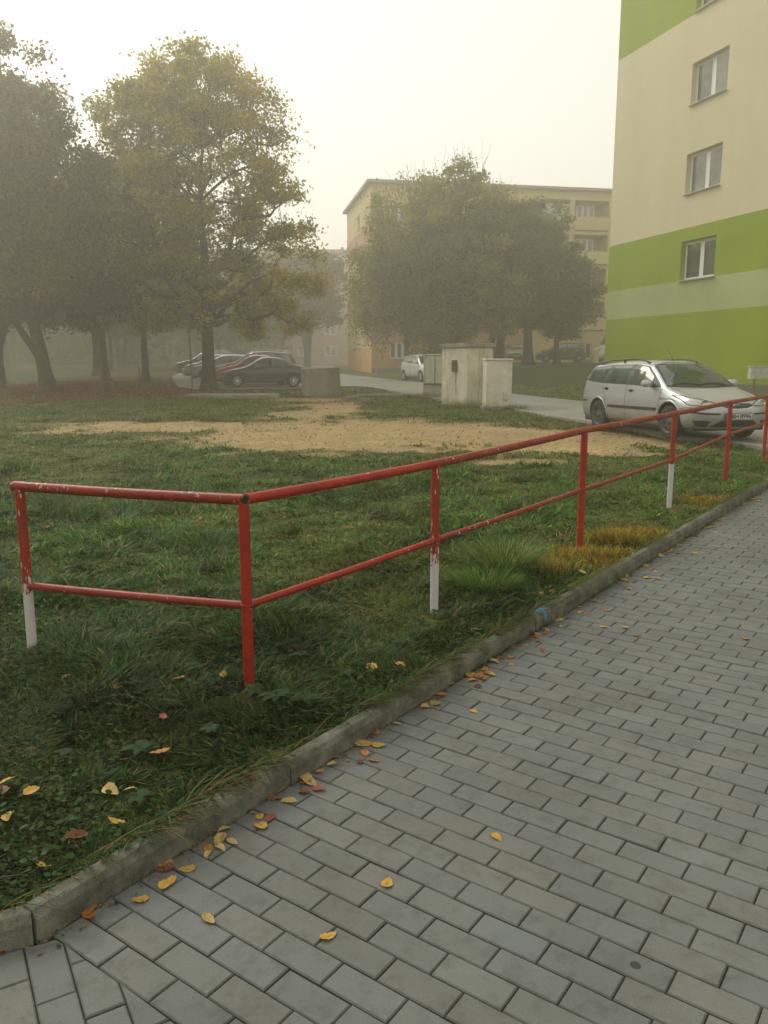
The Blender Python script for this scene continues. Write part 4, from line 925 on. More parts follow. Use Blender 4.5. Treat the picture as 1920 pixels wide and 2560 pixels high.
def misc():
    x, y = -8.08, 34.8; g = gzf(x, y); t = thing('metal_post', 'thin brown metal post standing just left of the big linden trunk', 'post', (x, y, g))
    b = MB(); b.tube([(0, 0, -.1), (-.03, 0, 1.6), (-.05, 0, 3.9)], .042, 10); b.build('pole', rough_mat('post rust', (.10, .07, .05), (.19, .15, .11), 8), t, smooth=True)
    b = MB(); b.tube([(-.03, 0, 1.5), (-.03, 0, 1.58)], .06, 10); b.build('collar', rough_mat('post collar', (.06, .04, .03), (.1, .07, .05), 8), t)
    t = thing('concrete_slab', 'flat weathered concrete slab lying in the grass before the linden', 'slab', (-5.6, 30.5, gzf(-5.6, 30.5) + .04))
    b = MB(); b.prism([(-1.9, .5), (-1.7, .1), (-.2, -1.1), (1.85, -.85), (1.55, 1.25), (-.6, .9)], -.1, .10); b.build('slab_body', stained_concrete('slab concrete', (.36, .32, .23), (.17, .14, .09), .7, 9), t)
    x, y = 16.2, 64; g = gzf(x, y); t = thing('bollard', 'short pale yellow bollard before the white van', 'bollard', (x, y, g))
    b = MB(); b.lathe([(.0, -.1), (.36, -.1), (.36, .9), (.30, .98), (0, 1.0)], 16); b.build('bollard_body', plaster('bollard yellow', (.45, .36, .16)), t, smooth=True)
    t = thing('old_post', 'short dead sapling stake standing in the leaf litter before the slim tree', 'stake', (-11.3, 38.2, gzf(-11.3, 38.2)))
    b = MB(); b.tube([(0, 0, -.1), (.02, 0, .5), (0, 0, 1.05)], .03, 8); b.build('stake', rough_mat('grey wood', (.07, .05, .035), (.12, .09, .06), 8), t)
misc()

# ------------------------------------------------------------------ trees
M_BARK = rough_mat('bark', (.028, .022, .016), (.075, .062, .045), 6, 8, rough=.95, bump=.9, bscale=14, dist=.05, spec=.1)
M_BARK2 = rough_mat('pale bark', (.07, .06, .045), (.17, .15, .12), 5, 8, rough=.95, bump=.8, bscale=14, dist=.04, spec=.1)
M_FOL = attr_mat('autumn leaves', rough=.6, trans=.5, spec=.15)
def crown_cloud(rg, lobes, n, zmin):
    """cluster centres spread through a union of ellipsoids (cx,cy,cz,rx,ry,rz), denser towards the skin"""
    L_ = np.array(lobes); vol = L_[:, 3] * L_[:, 4] * L_[:, 5]; out = []
    while len(out) < n:
        l = L_[rg.choice(len(L_), p=vol / vol.sum())]; d = rg.normal(size=3); d /= np.linalg.norm(d); r = rg.uniform(.12, 1) ** .42
        p = l[:3] + d * r * l[3:]
        if p[2] < zmin: continue
        if all(np.linalg.norm(p - q) > .42 for q in out[-60:]): out.append(p)
    return np.array(out)
def make_tree(name, label, seed, H, trunk_r, fork, lobes, n_cl=240, leaves=150, leaf=.075, spread=.62, pal=None, zmin=2.0, lean=(0, 0), stems=1, group=None, droop=.0, bark=None, bare_top=0, sparse=1.0, cat='tree'):
    rg = np.random.default_rng(seed); t = thing(name, label, cat, (0, 0, 0), 0, group)
    cl = crown_cloud(rg, lobes, n_cl, zmin)
    if bare_top:      # thin bare twigs standing above the crown
        zt = max(l[2] + l[5] for l in lobes)
    mb = MB(); wood = MB()
    # stems
    nodes = []      # (pos, radius) points where limbs may start
    for sidx in range(stems):
        a = sidx * 2 * math.pi / max(stems, 1) + rg.uniform(0, 1); tilt = (0 if stems == 1 else .16)
        pts = []; rs = []; r0 = trunk_r / math.sqrt(stems) * (1 if sidx == 0 else .85); top = H * (.80 if stems == 1 else .72)
        nseg = 11
        wx, wy = rg.normal(0, .12, 2)
        for k in range(nseg + 1):
            f = k / nseg; z = -.2 + top * f
            x = lean[0] * f + math.cos(a) * tilt * z * (.6 + f) * (stems > 1) + wx * math.sin(f * 5) + rg.normal(0, .04) * f * 2; y = lean[1] * f + math.sin(a) * tilt * z * (.6 + f) * (stems > 1) + wy * math.sin(f * 4)
            flare = 1 + .75 * math.exp(-max(z, 0) / .28); rr = r0 * flare * (1 - .88 * f ** 1.1)
            pts.append((x, y, z)); rs.append(max(rr, .02)); 
            if z > fork: nodes.append((np.array([x, y, z]), max(rr, .02)))
        # thicken rings near the ground
        pp = [pts[0]]; rr_ = [rs[0]]
        for z in (.0, .12, .3, .6):
            f = (z + .2) / top; flare = 1 + .75 * math.exp(-z / .28); pp.append((pts[0][0] + (pts[1][0] - pts[0][0]) * f * nseg, pts[0][1] + (pts[1][1] - pts[0][1]) * f * nseg, z)); rr_.append(r0 * flare)
        pp += [p for p in pts[1:] if p[2] > .7]; rr_ += [r for p, r in zip(pts[1:], rs[1:]) if p[2] > .7]
        mb.tube(pp, rr_, 12, caps=False)
    trunk = mb.build('trunk', bark or M_BARK, t, smooth=True)
    # limbs: seed directions pick far clusters; everything else hangs from the nearest limb point
    limb_pts = list(nodes); order = np.argsort(-np.linalg.norm(cl[:, :2], axis=1)); chosen = []
    for i in order:
        if len(chosen) >= 17: break
        if all(np.linalg.norm(cl[i] - cl[j]) > 2.2 for j in chosen): chosen.append(i)
    def branch(p0, r0, p1, r1, n=6, sag=.15, wob=.12):
        p0 = np.array(p0); p1 = np.array(p1); d = p1 - p0; L_ = np.linalg.norm(d); pts = []; rs = []
        for k in range(n + 1):
            f = k / n; q = p0 + d * f; q[2] += (math.sin(f * math.pi) * sag * L_) ; q += rg.normal(0, wob * .12 * L_ * math.sin(f * math.pi), 3); pts.append(q); rs.append(r0 + (r1 - r0) * f)
        wood.tube(pts, rs, 6, caps=False); return list(zip(pts, rs))
    for i in chosen:
        tgt = cl[i]; cand = [nd for nd in nodes if nd[0][2] < max(tgt[2] - .5, fork + .6)] or nodes[:2]
        want = tgt[2] - .75 * np.linalg.norm(tgt[:2] - np.array(lean) * .5); nd = min(cand, key=lambda q: abs(q[0][2] - want) + rg.uniform(0, .6))
        limb_pts += branch(nd[0], min(nd[1] * .62, .13), tgt, .018, 8, .10, .5)[2:]
    LP = np.array([q[0] for q in limb_pts]); LR = np.array([q[1] for q in limb_pts])
    for i, c in enumerate(cl):
        if i in chosen: continue
        dd = np.linalg.norm(LP - c, axis=1) + np.maximum(0, LP[:, 2] - c[2]) * .8; j = int(np.argmin(dd)); branch(LP[j], min(LR[j] * .55, .035), c, .008, 4, .06, .5)
    if bare_top:
        for k in range(bare_top):
            l = lobes[rg.integers(len(lobes))]; a = rg.uniform(0, 6.28); q = rg.uniform(0, .8); x = l[0] + math.cos(a) * q * l[3]; y = l[1] + math.sin(a) * q * l[4]; z = l[2] + l[5] * math.sqrt(max(.05, 1 - q * q))
            for _ in range(3): branch((x, y, z - 1.4), .016, (x + rg.normal(0, .35), y + rg.normal(0, .35), z + rg.uniform(.2, 1.1)), .004, 4, .02, .6)
    wood.build('limbs', bark or M_BARK, t, smooth=True)
    # leaves
    m = len(cl); cnt = np.maximum(8, (leaves * rg.uniform(.55, 1.35, m) * sparse)).astype(int); ci = np.repeat(np.arange(m), cnt); n = len(ci)
    sp = (spread * rg.uniform(.6, 1.3, m))[ci]; off = rg.normal(0, .5, (n, 3)) * sp[:, None]; off[:, 2] *= .62; off[:, 2] -= np.abs(rg.normal(0, droop + .02, n)) * 1.0
    P = cl[ci] + off; P[:, 2] = np.maximum(P[:, 2], zmin - .5 + rg.uniform(-.3, .4, n))
    ctr = np.average(np.array(lobes)[:, :3], axis=0); 
    s = leaf * rg.uniform(.65, 1.3, n); nrm = rg.normal(size=(n, 3)); nrm[:, 2] = np.abs(nrm[:, 2]) + .2; nrm /= np.linalg.norm(nrm, axis=1)[:, None]
    u = np.cross(nrm, rg.normal(size=(n, 3))); u /= np.linalg.norm(u, axis=1)[:, None]; w = np.cross(nrm, u)
    V = np.stack([P - u * s[:, None], P - w * s[:, None] * .62 + nrm * s[:, None] * .12, P + u * s[:, None] * 1.05, P + w * s[:, None] * .62 + nrm * s[:, None] * .12], 1).reshape(-1, 3)
    pal = np.array(pal if pal is not None else [[.060, .062, .012], [.085, .080, .014], [.115, .095, .016], [.04, .048, .010]]); k = len(pal)
    clc = pal[rg.integers(0, k, m)]; c = .55 * clc[ci] + .45 * pal[rg.integers(0, k, n)]; c *= rg.uniform(.75, 1.3, n)[:, None]
    me = mesh_np('crown', V, [(np.arange(n) * 4)[:, None] + np.arange(4)], M_FOL, col=np.repeat(c[:, None], 4, 1).reshape(-1, 3)); link('crown', me, t)
    return t
GL = 'trees of the left-hand grove'
OLIVE = [[.24, .24, .006], [.32, .30, .008], [.42, .34, .010], [.15, .165, .006], [.48, .33, .012]]
LIMED = [[.075, .08, .004], [.12, .105, .005], [.21, .14, .006], [.05, .06, .004]]
def place(t, x, y, rz=0.0, dz=0.0): t.location = (x, y, gzf(x, y) + LAWN - .03 + dz); t.rotation_euler = (0, 0, rz); return t
linden = place(make_tree('linden_tree', 'large olive green linden with a thick dark trunk, beside the row of parked cars', 4, 14.0, .30, 2.3,
    [(.2, 0, 9.2, 3.9, 3.7, 4.5), (.4, 0, 12.3, 2.7, 2.4, 1.9), (-2.3, 0, 10.2, 2.3, 2.4, 2.7), (-1.3, 0, 11.8, 2.3, 2.2, 1.9), (3.1, 0, 8.0, 1.8, 2.2, 1.9), (3.0, 0, 4.5, 2.0, 2.4, 2.6), (-1.8, .2, 4.6, 3.2, 2.6, 2.5), (1.0, 0, 3.6, 2.6, 2, 1.5)],
    n_cl=520, leaves=170, leaf=.08, pal=OLIVE, zmin=1.95, sparse=.88, spread=.58), -7.7, 36.3)
oak = place(make_tree('lime_tree', 'broad dark lime tree with leaning trunk and low side limb over the leaf litter', 8, 13.6, .29, 2.2,
    [(-.3, 0, 8.0, 3.6, 3.6, 3.6), (2.3, -.4, 5.6, 2.7, 3.0, 2.6), (-2.8, 0, 5.6, 2.8, 3.0, 2.8), (.3, -.5, 4.3, 3.6, 3.2, 1.7), (-.5, 0, 11.0, 2.4, 2.0, 2.4), (-.3, 0, 13.0, 1.3, 1.3, 1.6)],
    n_cl=400, leaves=185, leaf=.088, pal=LIMED, zmin=2.6, spread=.6, lean=(-1.6, .5)), -13.75, 34.0)
b = MB(); b.tube([(-.25, 0, 1.3), (-.7, .05, 2.0), (-1.3, .1, 2.9), (-1.9, .1, 4.0), (-2.4, .2, 5.4)], [.17, .15, .13, .11, .06], 10); b.build('side_limb', M_BARK, oak, smooth=True)
slim = place(make_tree('young_lime_tree', 'slim lime tree with straight trunk standing between the leaning tree and the linden', 12, 12.5, .20, 2.6,
    [(0, 0, 8.4, 3.0, 3.0, 3.8), (-1.6, 0, 5.4, 2.6, 2.6, 2.1), (1.8, 0, 5.0, 2.6, 2.4, 2.1)], n_cl=280, leaves=190, leaf=.105, pal=LIMED, zmin=2.6, spread=.7), -13.4, 46.5)
place(dup(oak, (0, 0, 0), 0, 'dark lime tree at the left edge of the photo, its trunk cut by the frame', GL), -18.0, 38.2, R(150)); 
place(dup(slim, (0, 0, 0), 0, 'tall lime tree rising behind the leaning tree, its pale top above the others', GL, (1.3, 1.3, 1.32)), -20.5, 44.0, R(40))
place(dup(slim, (0, 0, 0), 0, 'lime tree filling the gap behind the slim trunk and the linden', GL, (1.1, 1.1, 1.0)), -16.8, 50, R(200))
twin = place(make_tree('twin_stemmed_tree', 'twin-stemmed tree standing in the fog beyond the leaf litter', 15, 12.0, .42, 2.6,
    [(0, 0, 7.6, 3.8, 3.8, 3.6), (2.2, 0, 4.8, 2.4, 2.4, 1.7), (-2.4, 0, 4.9, 2.6, 2.4, 1.8)], n_cl=190, leaves=130, leaf=.13, pal=LIMED, zmin=2.6, stems=2), -20.6, 59.5, R(60))
for o in (oak, slim, linden, twin): o['group'] = GL
fog_trees = [(-25.7, 78, 20, 1.0, 'thin foggy tree between the twin-stemmed tree and the slim trunk'), (-33, 66, 80, 1.1, 'foggy tree deep in the grove, seen under the leaning tree'), (-29, 92, 140, 1.15, 'pale tree far back behind the foggy grove'),
             (-20.5, 92, 210, 1.0, 'faint tree trunk beyond the parked silver cars'), (-38, 84, 250, 1.2, 'far misty tree behind the left grove edge'), (-14.5, 100, 300, 1.2, 'barely visible tree above the parked cars'), (-45, 100, 10, 1.3, 'palest tree at the back of the grove')]
for x, y, rz, sc, lb in fog_trees: place(dup(twin if y % 3 else slim, (0, 0, 0), 0, lb, 'foggy trees far behind the grove', (sc, sc, sc)), x, y, R(rz))
# the tree far behind, between linden and yellow building
place(dup(twin, (0, 0, 0), 0, 'hazy tree standing at the corner of the yellow building', 'foggy trees far behind the grove', (1.15, 1.15, 1.05)), -7.6, 82, R(33))
place(dup(slim, (0, 0, 0), 0, 'hazy tree in front of the pinkish far block', 'foggy trees far behind the grove', (1.25, 1.25, 1.0)), -11.2, 90, R(120))
place(dup(twin, (0, 0, 0), 0, 'broad hazy tree behind the pale parked car', 'foggy trees far behind the grove', (1.1, 1.1, .8)), -15, 78, R(310))
# the clump before the yellow building
GR = 'clump of trees before the yellow building'
RP = [[.25, .23, .04], [.31, .27, .045], [.20, .20, .036], [.17, .18, .03]]
birch = place(make_tree('weeping_birch', 'weeping birch with hanging twigs at the left of the clump', 31, 12.2, .19, 2.6,
    [(0, 0, 8.2, 3.3, 3.2, 3.9), (-2.0, 0, 5.9, 1.9, 2.2, 3.0), (1.6, 0, 5.0, 2.5, 2.4, 3.0)], n_cl=280, leaves=125, leaf=.10, pal=RP, zmin=1.9, droop=.75, bare_top=34, bark=M_BARK2), 1.55, 51.5)
ash = place(make_tree('ash_tree', 'tallest tree of the clump with bare twigs at its top', 33, 12.6, .30, 2.2,
    [(0, 0, 8.2, 3.5, 3.3, 4.0), (1.8, 0, 4.8, 2.6, 2.6, 2.8), (-1.8, 0, 4.8, 2.4, 2.6, 2.8)], n_cl=310, leaves=125, leaf=.10, pal=RP, zmin=1.7, bare_top=44), 4.35, 50.0)
rt = place(make_tree('maple_tree', 'dark dense maple at the right end of the clump, beside the dark parked car', 37, 11.0, .33, 2.0,
    [(0, 0, 6.9, 3.2, 3.2, 3.5), (2.5, 0, 4.6, 2.2, 2.5, 2.2), (-1.5, 0, 4.8, 2.2, 2.6, 2.1)], n_cl=290, leaves=190, leaf=.11, pal=[[.12, .14, .014], [.16, .16, .016], [.10, .12, .013]], zmin=1.4), 9.6, 55.0)
for o in (birch, ash, rt): o['group'] = GR
place(dup(rt, (0, 0, 0), 0, 'tree of the clump between the tall bare-topped tree and the maple', GR, (.92, .92, .98)), 7.1, 51.5, R(190))
place(dup(ash, (0, 0, 0), 0, 'rear tree of the clump, its thin top showing above the roof line', GR, (.85, .85, .97)), 7.6, 58.5, R(100))
place(dup(rt, (0, 0, 0), 0, 'small tree of the clump right behind the thick maple trunk', GR, (.7, .7, .72)), 12.2, 58.5, R(60))

# far-off wood closing the view at the back left: one mass, nobody could count its trees
def far_wood():
    rg = np.random.default_rng(77); n_cl = 1500; x = rg.uniform(-85, -15, n_cl); y = 104 + rg.uniform(0, 16, n_cl) - .25 * (x + 15); hmax = 9 + 6 * fbm(x * .12, x * 0, 5); z = rg.uniform(.02, 1, n_cl) ** .8 * hmax + 1.2
    ci = np.repeat(np.arange(n_cl), 60); n = len(ci); P = np.stack([x, y, z], -1)[ci] + rg.normal(0, 1, (n, 3)) * [1.5, 1.2, .9]; P[:, 2] = np.maximum(P[:, 2], 1.0)
    s = .42 * rg.uniform(.5, 1.3, n); nm = rg.normal(size=(n, 3)); nm /= np.linalg.norm(nm, axis=1)[:, None]; u = np.cross(nm, rg.normal(size=(n, 3))); u /= np.linalg.norm(u, axis=1)[:, None]; w = np.cross(nm, u)
    V = np.stack([P - u * s[:, None], P - w * s[:, None] * .6, P + u * s[:, None], P + w * s[:, None] * .6], 1).reshape(-1, 3); pal = np.array(LIMED); c = pal[rg.integers(0, 4, n)] * rg.uniform(.7, 1.2, n)[:, None]
    link('woods', mesh_np('woods', V, [(np.arange(n) * 4)[:, None] + np.arange(4)], M_FOL, col=np.repeat(c[:, None], 4, 1).reshape(-1, 3)), kind='stuff', label='far-off wood fading into the fog behind the grove')
far_wood()

# ------------------------------------------------------------------ cars
def interp(pts, x):
    xs = [p[0] for p in pts]; ys = [p[1] for p in pts]
    return float(np.interp(x, xs, ys))
def catmull(P, n):
    """P (m, ...) control rows -> dense rows, n steps per span"""
    P = np.asarray(P, float); m = len(P); out = []
    for i in range(m - 1):
        p0 = P[i - 1] if i > 0 else 2 * P[0] - P[1]; p1 = P[i]; p2 = P[i + 1]; p3 = P[i + 2] if i + 2 < m else 2 * P[-1] - P[-2]
        for k in range(n):
            t = k / n; out.append(.5 * ((2 * p1) + (-p0 + p2) * t + (2 * p0 - 5 * p1 + 4 * p2 - p3) * t * t + (-p0 + 3 * p1 - 3 * p2 + p3) * t ** 3))
    out.append(P[-1]); return np.array(out)
class Car:
    def __init__(s, sp, fine=3):
        s.sp = sp; xr, xf, W, hw = sp['rear'], sp['front'], sp['W'], sp['Wroof']; top, belt = sp['top'], sp['belt']; sill = .24
        def station(x):
            T = interp(top, x); B = min(interp(belt, x), T - .03); pw = sp.get('plan', [(xr, .95), (xr + .5, 1), (xf - .7, 1), (xf, .93)]); w = W * interp(pw, x)
            h = T - B; a = min(1, max(0, (h - .06) / .42)); y4 = w * (.955 - .02 * (1 - a)); z4 = B
            y6 = (1 - a) * w * .80 + a * hw; z6 = T - (.025 + .045 * a); y5 = (y4 + y6) / 2 + .03 * a + .03 * (1 - a); z5 = (z4 + z6) / 2 + .012 * a + .008
            return [(x, w - .075, sill), (x, w - .02, .34), (x, w, .52), (x, w * .995, (.52 + B) / 2 + .02), (x, y4, z4), (x, y5, z5), (x, y6, z6), (x, y6 * .55, T - .010), (x, 0, T)]
        def end(x0, xe, face_z, prot, lead_x, sgn):
            """stations wrapping the car's end; face_z: z of j0..5 on the centre line; prot: how far each reaches"""
            base = station(x0); rows = []
            for phi in (22, 42, 60, 76, 90):
                a = R(phi); n = 2.7; cx = math.sin(a) ** (2 / n); cyw = max(0, math.cos(a)) ** (2 / n) if phi < 90 else 0; f = phi / 90; row = []
                for j in range(6):
                    D = (xe * 1.0 - x0) - sgn * prot[j]; y = base[j][1] * cyw; z = base[j][2] * (1 - f ** .8) + face_z[j] * f ** .8; row.append((x0 + D * cx, y, z))
                j8 = (x0 + (lead_x - x0) * f, 0, interp(top, x0) * (1 - f) + interp(top, lead_x) * f); 
                if phi == 90: j8 = (lead_x, 0, interp(top, lead_x))
                else: j8 = (x0 + (lead_x - x0) * f, 0, interp(top, x0 + (lead_x - x0) * f))
                p5 = row[5]
                for q, up in ((.66, .012), (.33, .008)):
                    row.append((j8[0] + (p5[0] - j8[0]) * q, j8[1] + (p5[1] - j8[1]) * q, j8[2] + (p5[2] - j8[2]) * q + up * 1.0))
                row.append(j8); rows.append(row)
            return rows
        xs = list(np.arange(xr + sp['er'], xf - sp['ef'] + .01, (xf - sp['ef'] - xr - sp['er']) / 22))
        rear = end(xs[0], xr, sp['rear_z'], sp['rear_p'], sp['rear_lead'], -1); front = end(xs[-1], xf, sp['front_z'], sp['front_p'], sp['front_lead'], 1)
        net = np.array(rear[::-1] + [station(x) for x in xs] + front)
        d = catmull(net, 2 * fine); d = np.swapaxes(catmull(np.swapaxes(d, 0, 1), 2 * fine), 0, 1); d[:, :, 1] = np.maximum(d[:, :, 1], 0)
        s.nu, s.nv = d.shape[:2]; V = d.reshape(-1, 3); Vm = V * [1, -1, 1]; idx = np.arange(s.nu * s.nv).reshape(s.nu, s.nv)
        F = np.stack([idx[:-1, :-1], idx[:-1, 1:], idx[1:, 1:], idx[1:, :-1]], -1).reshape(-1, 4); Fm = F[:, ::-1] + len(V)
        allV = np.concatenate([V, Vm]); allF = np.concatenate([F, Fm]); cen = allV[allF].mean(1)
        s.full_bvh = BVHTree.FromPolygons([tuple(v) for v in allV], [tuple(f) for f in allF])
        r = sp['wr'] + .042; keep = np.ones(len(allF), bool)
        for wx in sp['wheels']:
            # push arch rim vertices onto the circle, then open the arch
            dv = allV[:, [0, 2]] - [wx, sp['wr'] + .01]; dist = np.linalg.norm(dv, axis=1); near = (dist > r - .05) & (dist < r + .04) & (np.abs(allV[:, 1]) > .5) & (allV[:, 2] < .8)
            allV[near, 0] = wx + dv[near, 0] / dist[near] * r * 1.0 ; allV[near, 2] = sp['wr'] + .01 + dv[near, 1] / dist[near] * r
            cc = allV[allF].mean(1); keep &= ~((np.linalg.norm(cc[:, [0, 2]] - [wx, sp['wr'] + .01], axis=1) < r - .002) & (np.abs(cc[:, 1]) > .5))
        s.V, s.F = allV, allF[keep]
    def ray(s, o, d):
        h = s.full_bvh.ray_cast(Vector(o), Vector(d)); return h
    def hit(s, view, a, b, off=.004):
        if view == 'R': h = s.ray((a, -3, b), (0, 1, 0))
        elif view == 'L': h = s.ray((a, 3, b), (0, -1, 0))
        elif view == 'F': h = s.ray((6, a, b), (-1, 0, 0))
        elif view == 'B': h = s.ray((-6, a, b), (1, 0, 0))
        else: h = s.ray((a, b, 4), (0, 0, -1))
        if h[0] is None: return None
        n = h[1]; o = {'R': (0, -1, 0), 'L': (0, 1, 0), 'F': (1, 0, 0), 'B': (-1, 0, 0), 'T': (0, 0, 1)}[view]
        if n.dot(Vector(o)) < 0: n = -n
        return h[0] + n * off
    def patch(s, mb, view, lo, hi, n=12, m=8, off=.004, mi=0, mir=False):
        """ruled patch between two polylines drawn in the view's plane, laid on the body"""
        def rs(pl, n):
            pl = np.array(pl, float); L_ = np.concatenate([[0], np.cumsum(np.linalg.norm(np.diff(pl, axis=0), axis=1))]); q = np.linspace(0, L_[-1], n + 1)
            return np.stack([np.interp(q, L_, pl[:, 0]), np.interp(q, L_, pl[:, 1])], -1)
        A, B = rs(lo, n), rs(hi, n); V = []; last = None
        for j in range(m + 1):
            for i in range(n + 1):
                q = A[i] + (B[i] - A[i]) * j / m; h = s.hit(view, q[0], q[1], off)
                if h is None: h = last if last is not None else Vector((0, 0, 0))
                V.append(tuple(h)); last = h
        F = [(j * (n + 1) + i, j * (n + 1) + i + 1, (j + 1) * (n + 1) + i + 1, (j + 1) * (n + 1) + i) for j in range(m) for i in range(n)]
        if view in ('L', 'B'): F = [f[::-1] for f in F]
        mb.add(V, F, mi)
        return mb
    def line(s, mb, view, pts, w=.008, off=.002, n=24, mi=0):
        pts = np.array(pts, float); L_ = np.concatenate([[0], np.cumsum(np.linalg.norm(np.diff(pts, axis=0), axis=1))]); q = np.linspace(0, L_[-1], n + 1)
        P = np.stack([np.interp(q, L_, pts[:, 0]), np.interp(q, L_, pts[:, 1])], -1); T = np.gradient(P, axis=0); T /= np.linalg.norm(T, axis=1)[:, None]; N_ = np.stack([-T[:, 1], T[:, 0]], -1) * w / 2
        return s.patch(mb, view, P - N_, P + N_, n, 1, off, mi)

TYRE = rough_mat('tyre rubber', (.018, .018, .018), (.035, .034, .032), 8, rough=.85, bump=.3, bscale=60)
DARK = principled('car black plastic', (.02, .02, .021), .55)[0]
GAP = principled('panel gap', (.012, .012, .012), .9)[0]
CHROME = principled('chrome', (.6, .6, .6), .15, 1.0)[0]
LENS = principled('headlamp lens', (.42, .42, .40), .06, .35, .9, 1.0)[0]
LENS_DARK = principled('headlamp bezel', (.10, .10, .10), .12, .3, .8, 1.0)[0]
AMBER = principled('amber lens', (.5, .2, .04), .2)[0]; REDL = principled('red tail lens', (.28, .015, .012), .15, 0, .6, 1.0)[0]
CGLASS = glass_mat('car glass', (.045, .068, .055), .05)
def paint(name, c, metal=.0, rough=.32, dirt=True):
    m, N, L, b = principled(name, c, rough, metal, .5, .6); b.inputs['Coat Roughness'].default_value = .12
    tc = N.new('ShaderNodeTexCoord'); sep = N.new('ShaderNodeSeparateXYZ'); L.new(tc.outputs['Object'], sep.inputs[0])
    n = node(N, 'ShaderNodeTexNoise', Scale=3, Detail=7); L.new(tc.outputs['Object'], n.inputs['Vector'])
    a = N.new('ShaderNodeMath'); a.operation = 'MULTIPLY_ADD'; a.inputs[1].default_value = .45; L.new(n.outputs[0], a.inputs[0]); L.new(sep.outputs['Z'], a.inputs[2])
    r = ramp(N, [(.42, (.62,) * 3), (.85, (0, 0, 0))]); L.new(a.outputs[0], r.inputs[0]); cc = mixc(N, L, r.outputs[0], c, (.15, .12, .08)); L.new(cc, b.inputs['Base Color'])
    r2 = ramp(N, [(.42, (.75,) * 3), (.85, (rough,) * 3)]); L.new(a.outputs[0], r2.inputs[0]); L.new(r2.outputs[0], b.inputs['Roughness'])
    return m
def wheel(parent, x, y, r, rim, style, side, w=.19):
    k = -1 if side < 0 else 1
    b = MB(); b.lathe([(r * .64, -w / 2), (r * .9, -w / 2), (r * .985, -w * .38), (r, -w * .2), (r, w * .2), (r * .985, w * .38), (r * .9, w / 2), (r * .64, w / 2)], 36, axis='y', c=(0, 0, 0))
    wh = b.build('wheel', TYRE, parent, smooth=True, loc=(x, y, r))
    q = MB(); yo = k * w * .40; R0 = r * .66
    q.lathe([(R0, yo + k * .012), (R0 * .97, yo + k * .02), (R0 * .90, yo), (R0 * .84, yo - k * .03), (R0 * .3, yo - k * .012), (0.0, yo - k * .005)], 32, axis='y', mi=0)
    if style == 'spoke':
        for i in range(9):
            a = 2 * math.pi * i / 9; ca, sa = math.cos(a), math.sin(a)
            for s_, (r0, r1, wd) in enumerate(((.16, .95, .15),)):
                M = Matrix.Rotation(-a, 4, 'Y'); q.box((0, yo + k * .006, 0), (R0 * (r1 - r0), .024, R0 * wd), M=Matrix.Translation((0, 0, 0)) @ M @ Matrix.Translation((R0 * (r0 + r1) / 2, 0, 0)), mi=1)
        q.lathe([(R0 * .22, yo), (R0 * .22, yo + k * .022), (0, yo + k * .026)], 16, axis='y', mi=1); q.lathe([(R0 * .9, yo + k * .004), (R0 * 1.0, yo + k * .022), (R0 * 1.01, yo)], 32, axis='y', mi=1)
    else:
        for i in range(8):
            a = 2 * math.pi * i / 8; M = Matrix.Rotation(-a, 4, 'Y'); q.box((0, yo - k * .012, 0), (R0 * .16, .012, R0 * .13), M=M @ Matrix.Translation((R0 * .68, 0, 0)), mi=2)
        q.lathe([(R0 * .25, yo - k * .02), (R0 * .2, yo + k * .015), (0, yo + k * .02)], 16, axis='y', mi=1)
    q.build('rim', [GAP if style == 'spoke' else rim, rim, GAP], wh, smooth=True)
    return wh
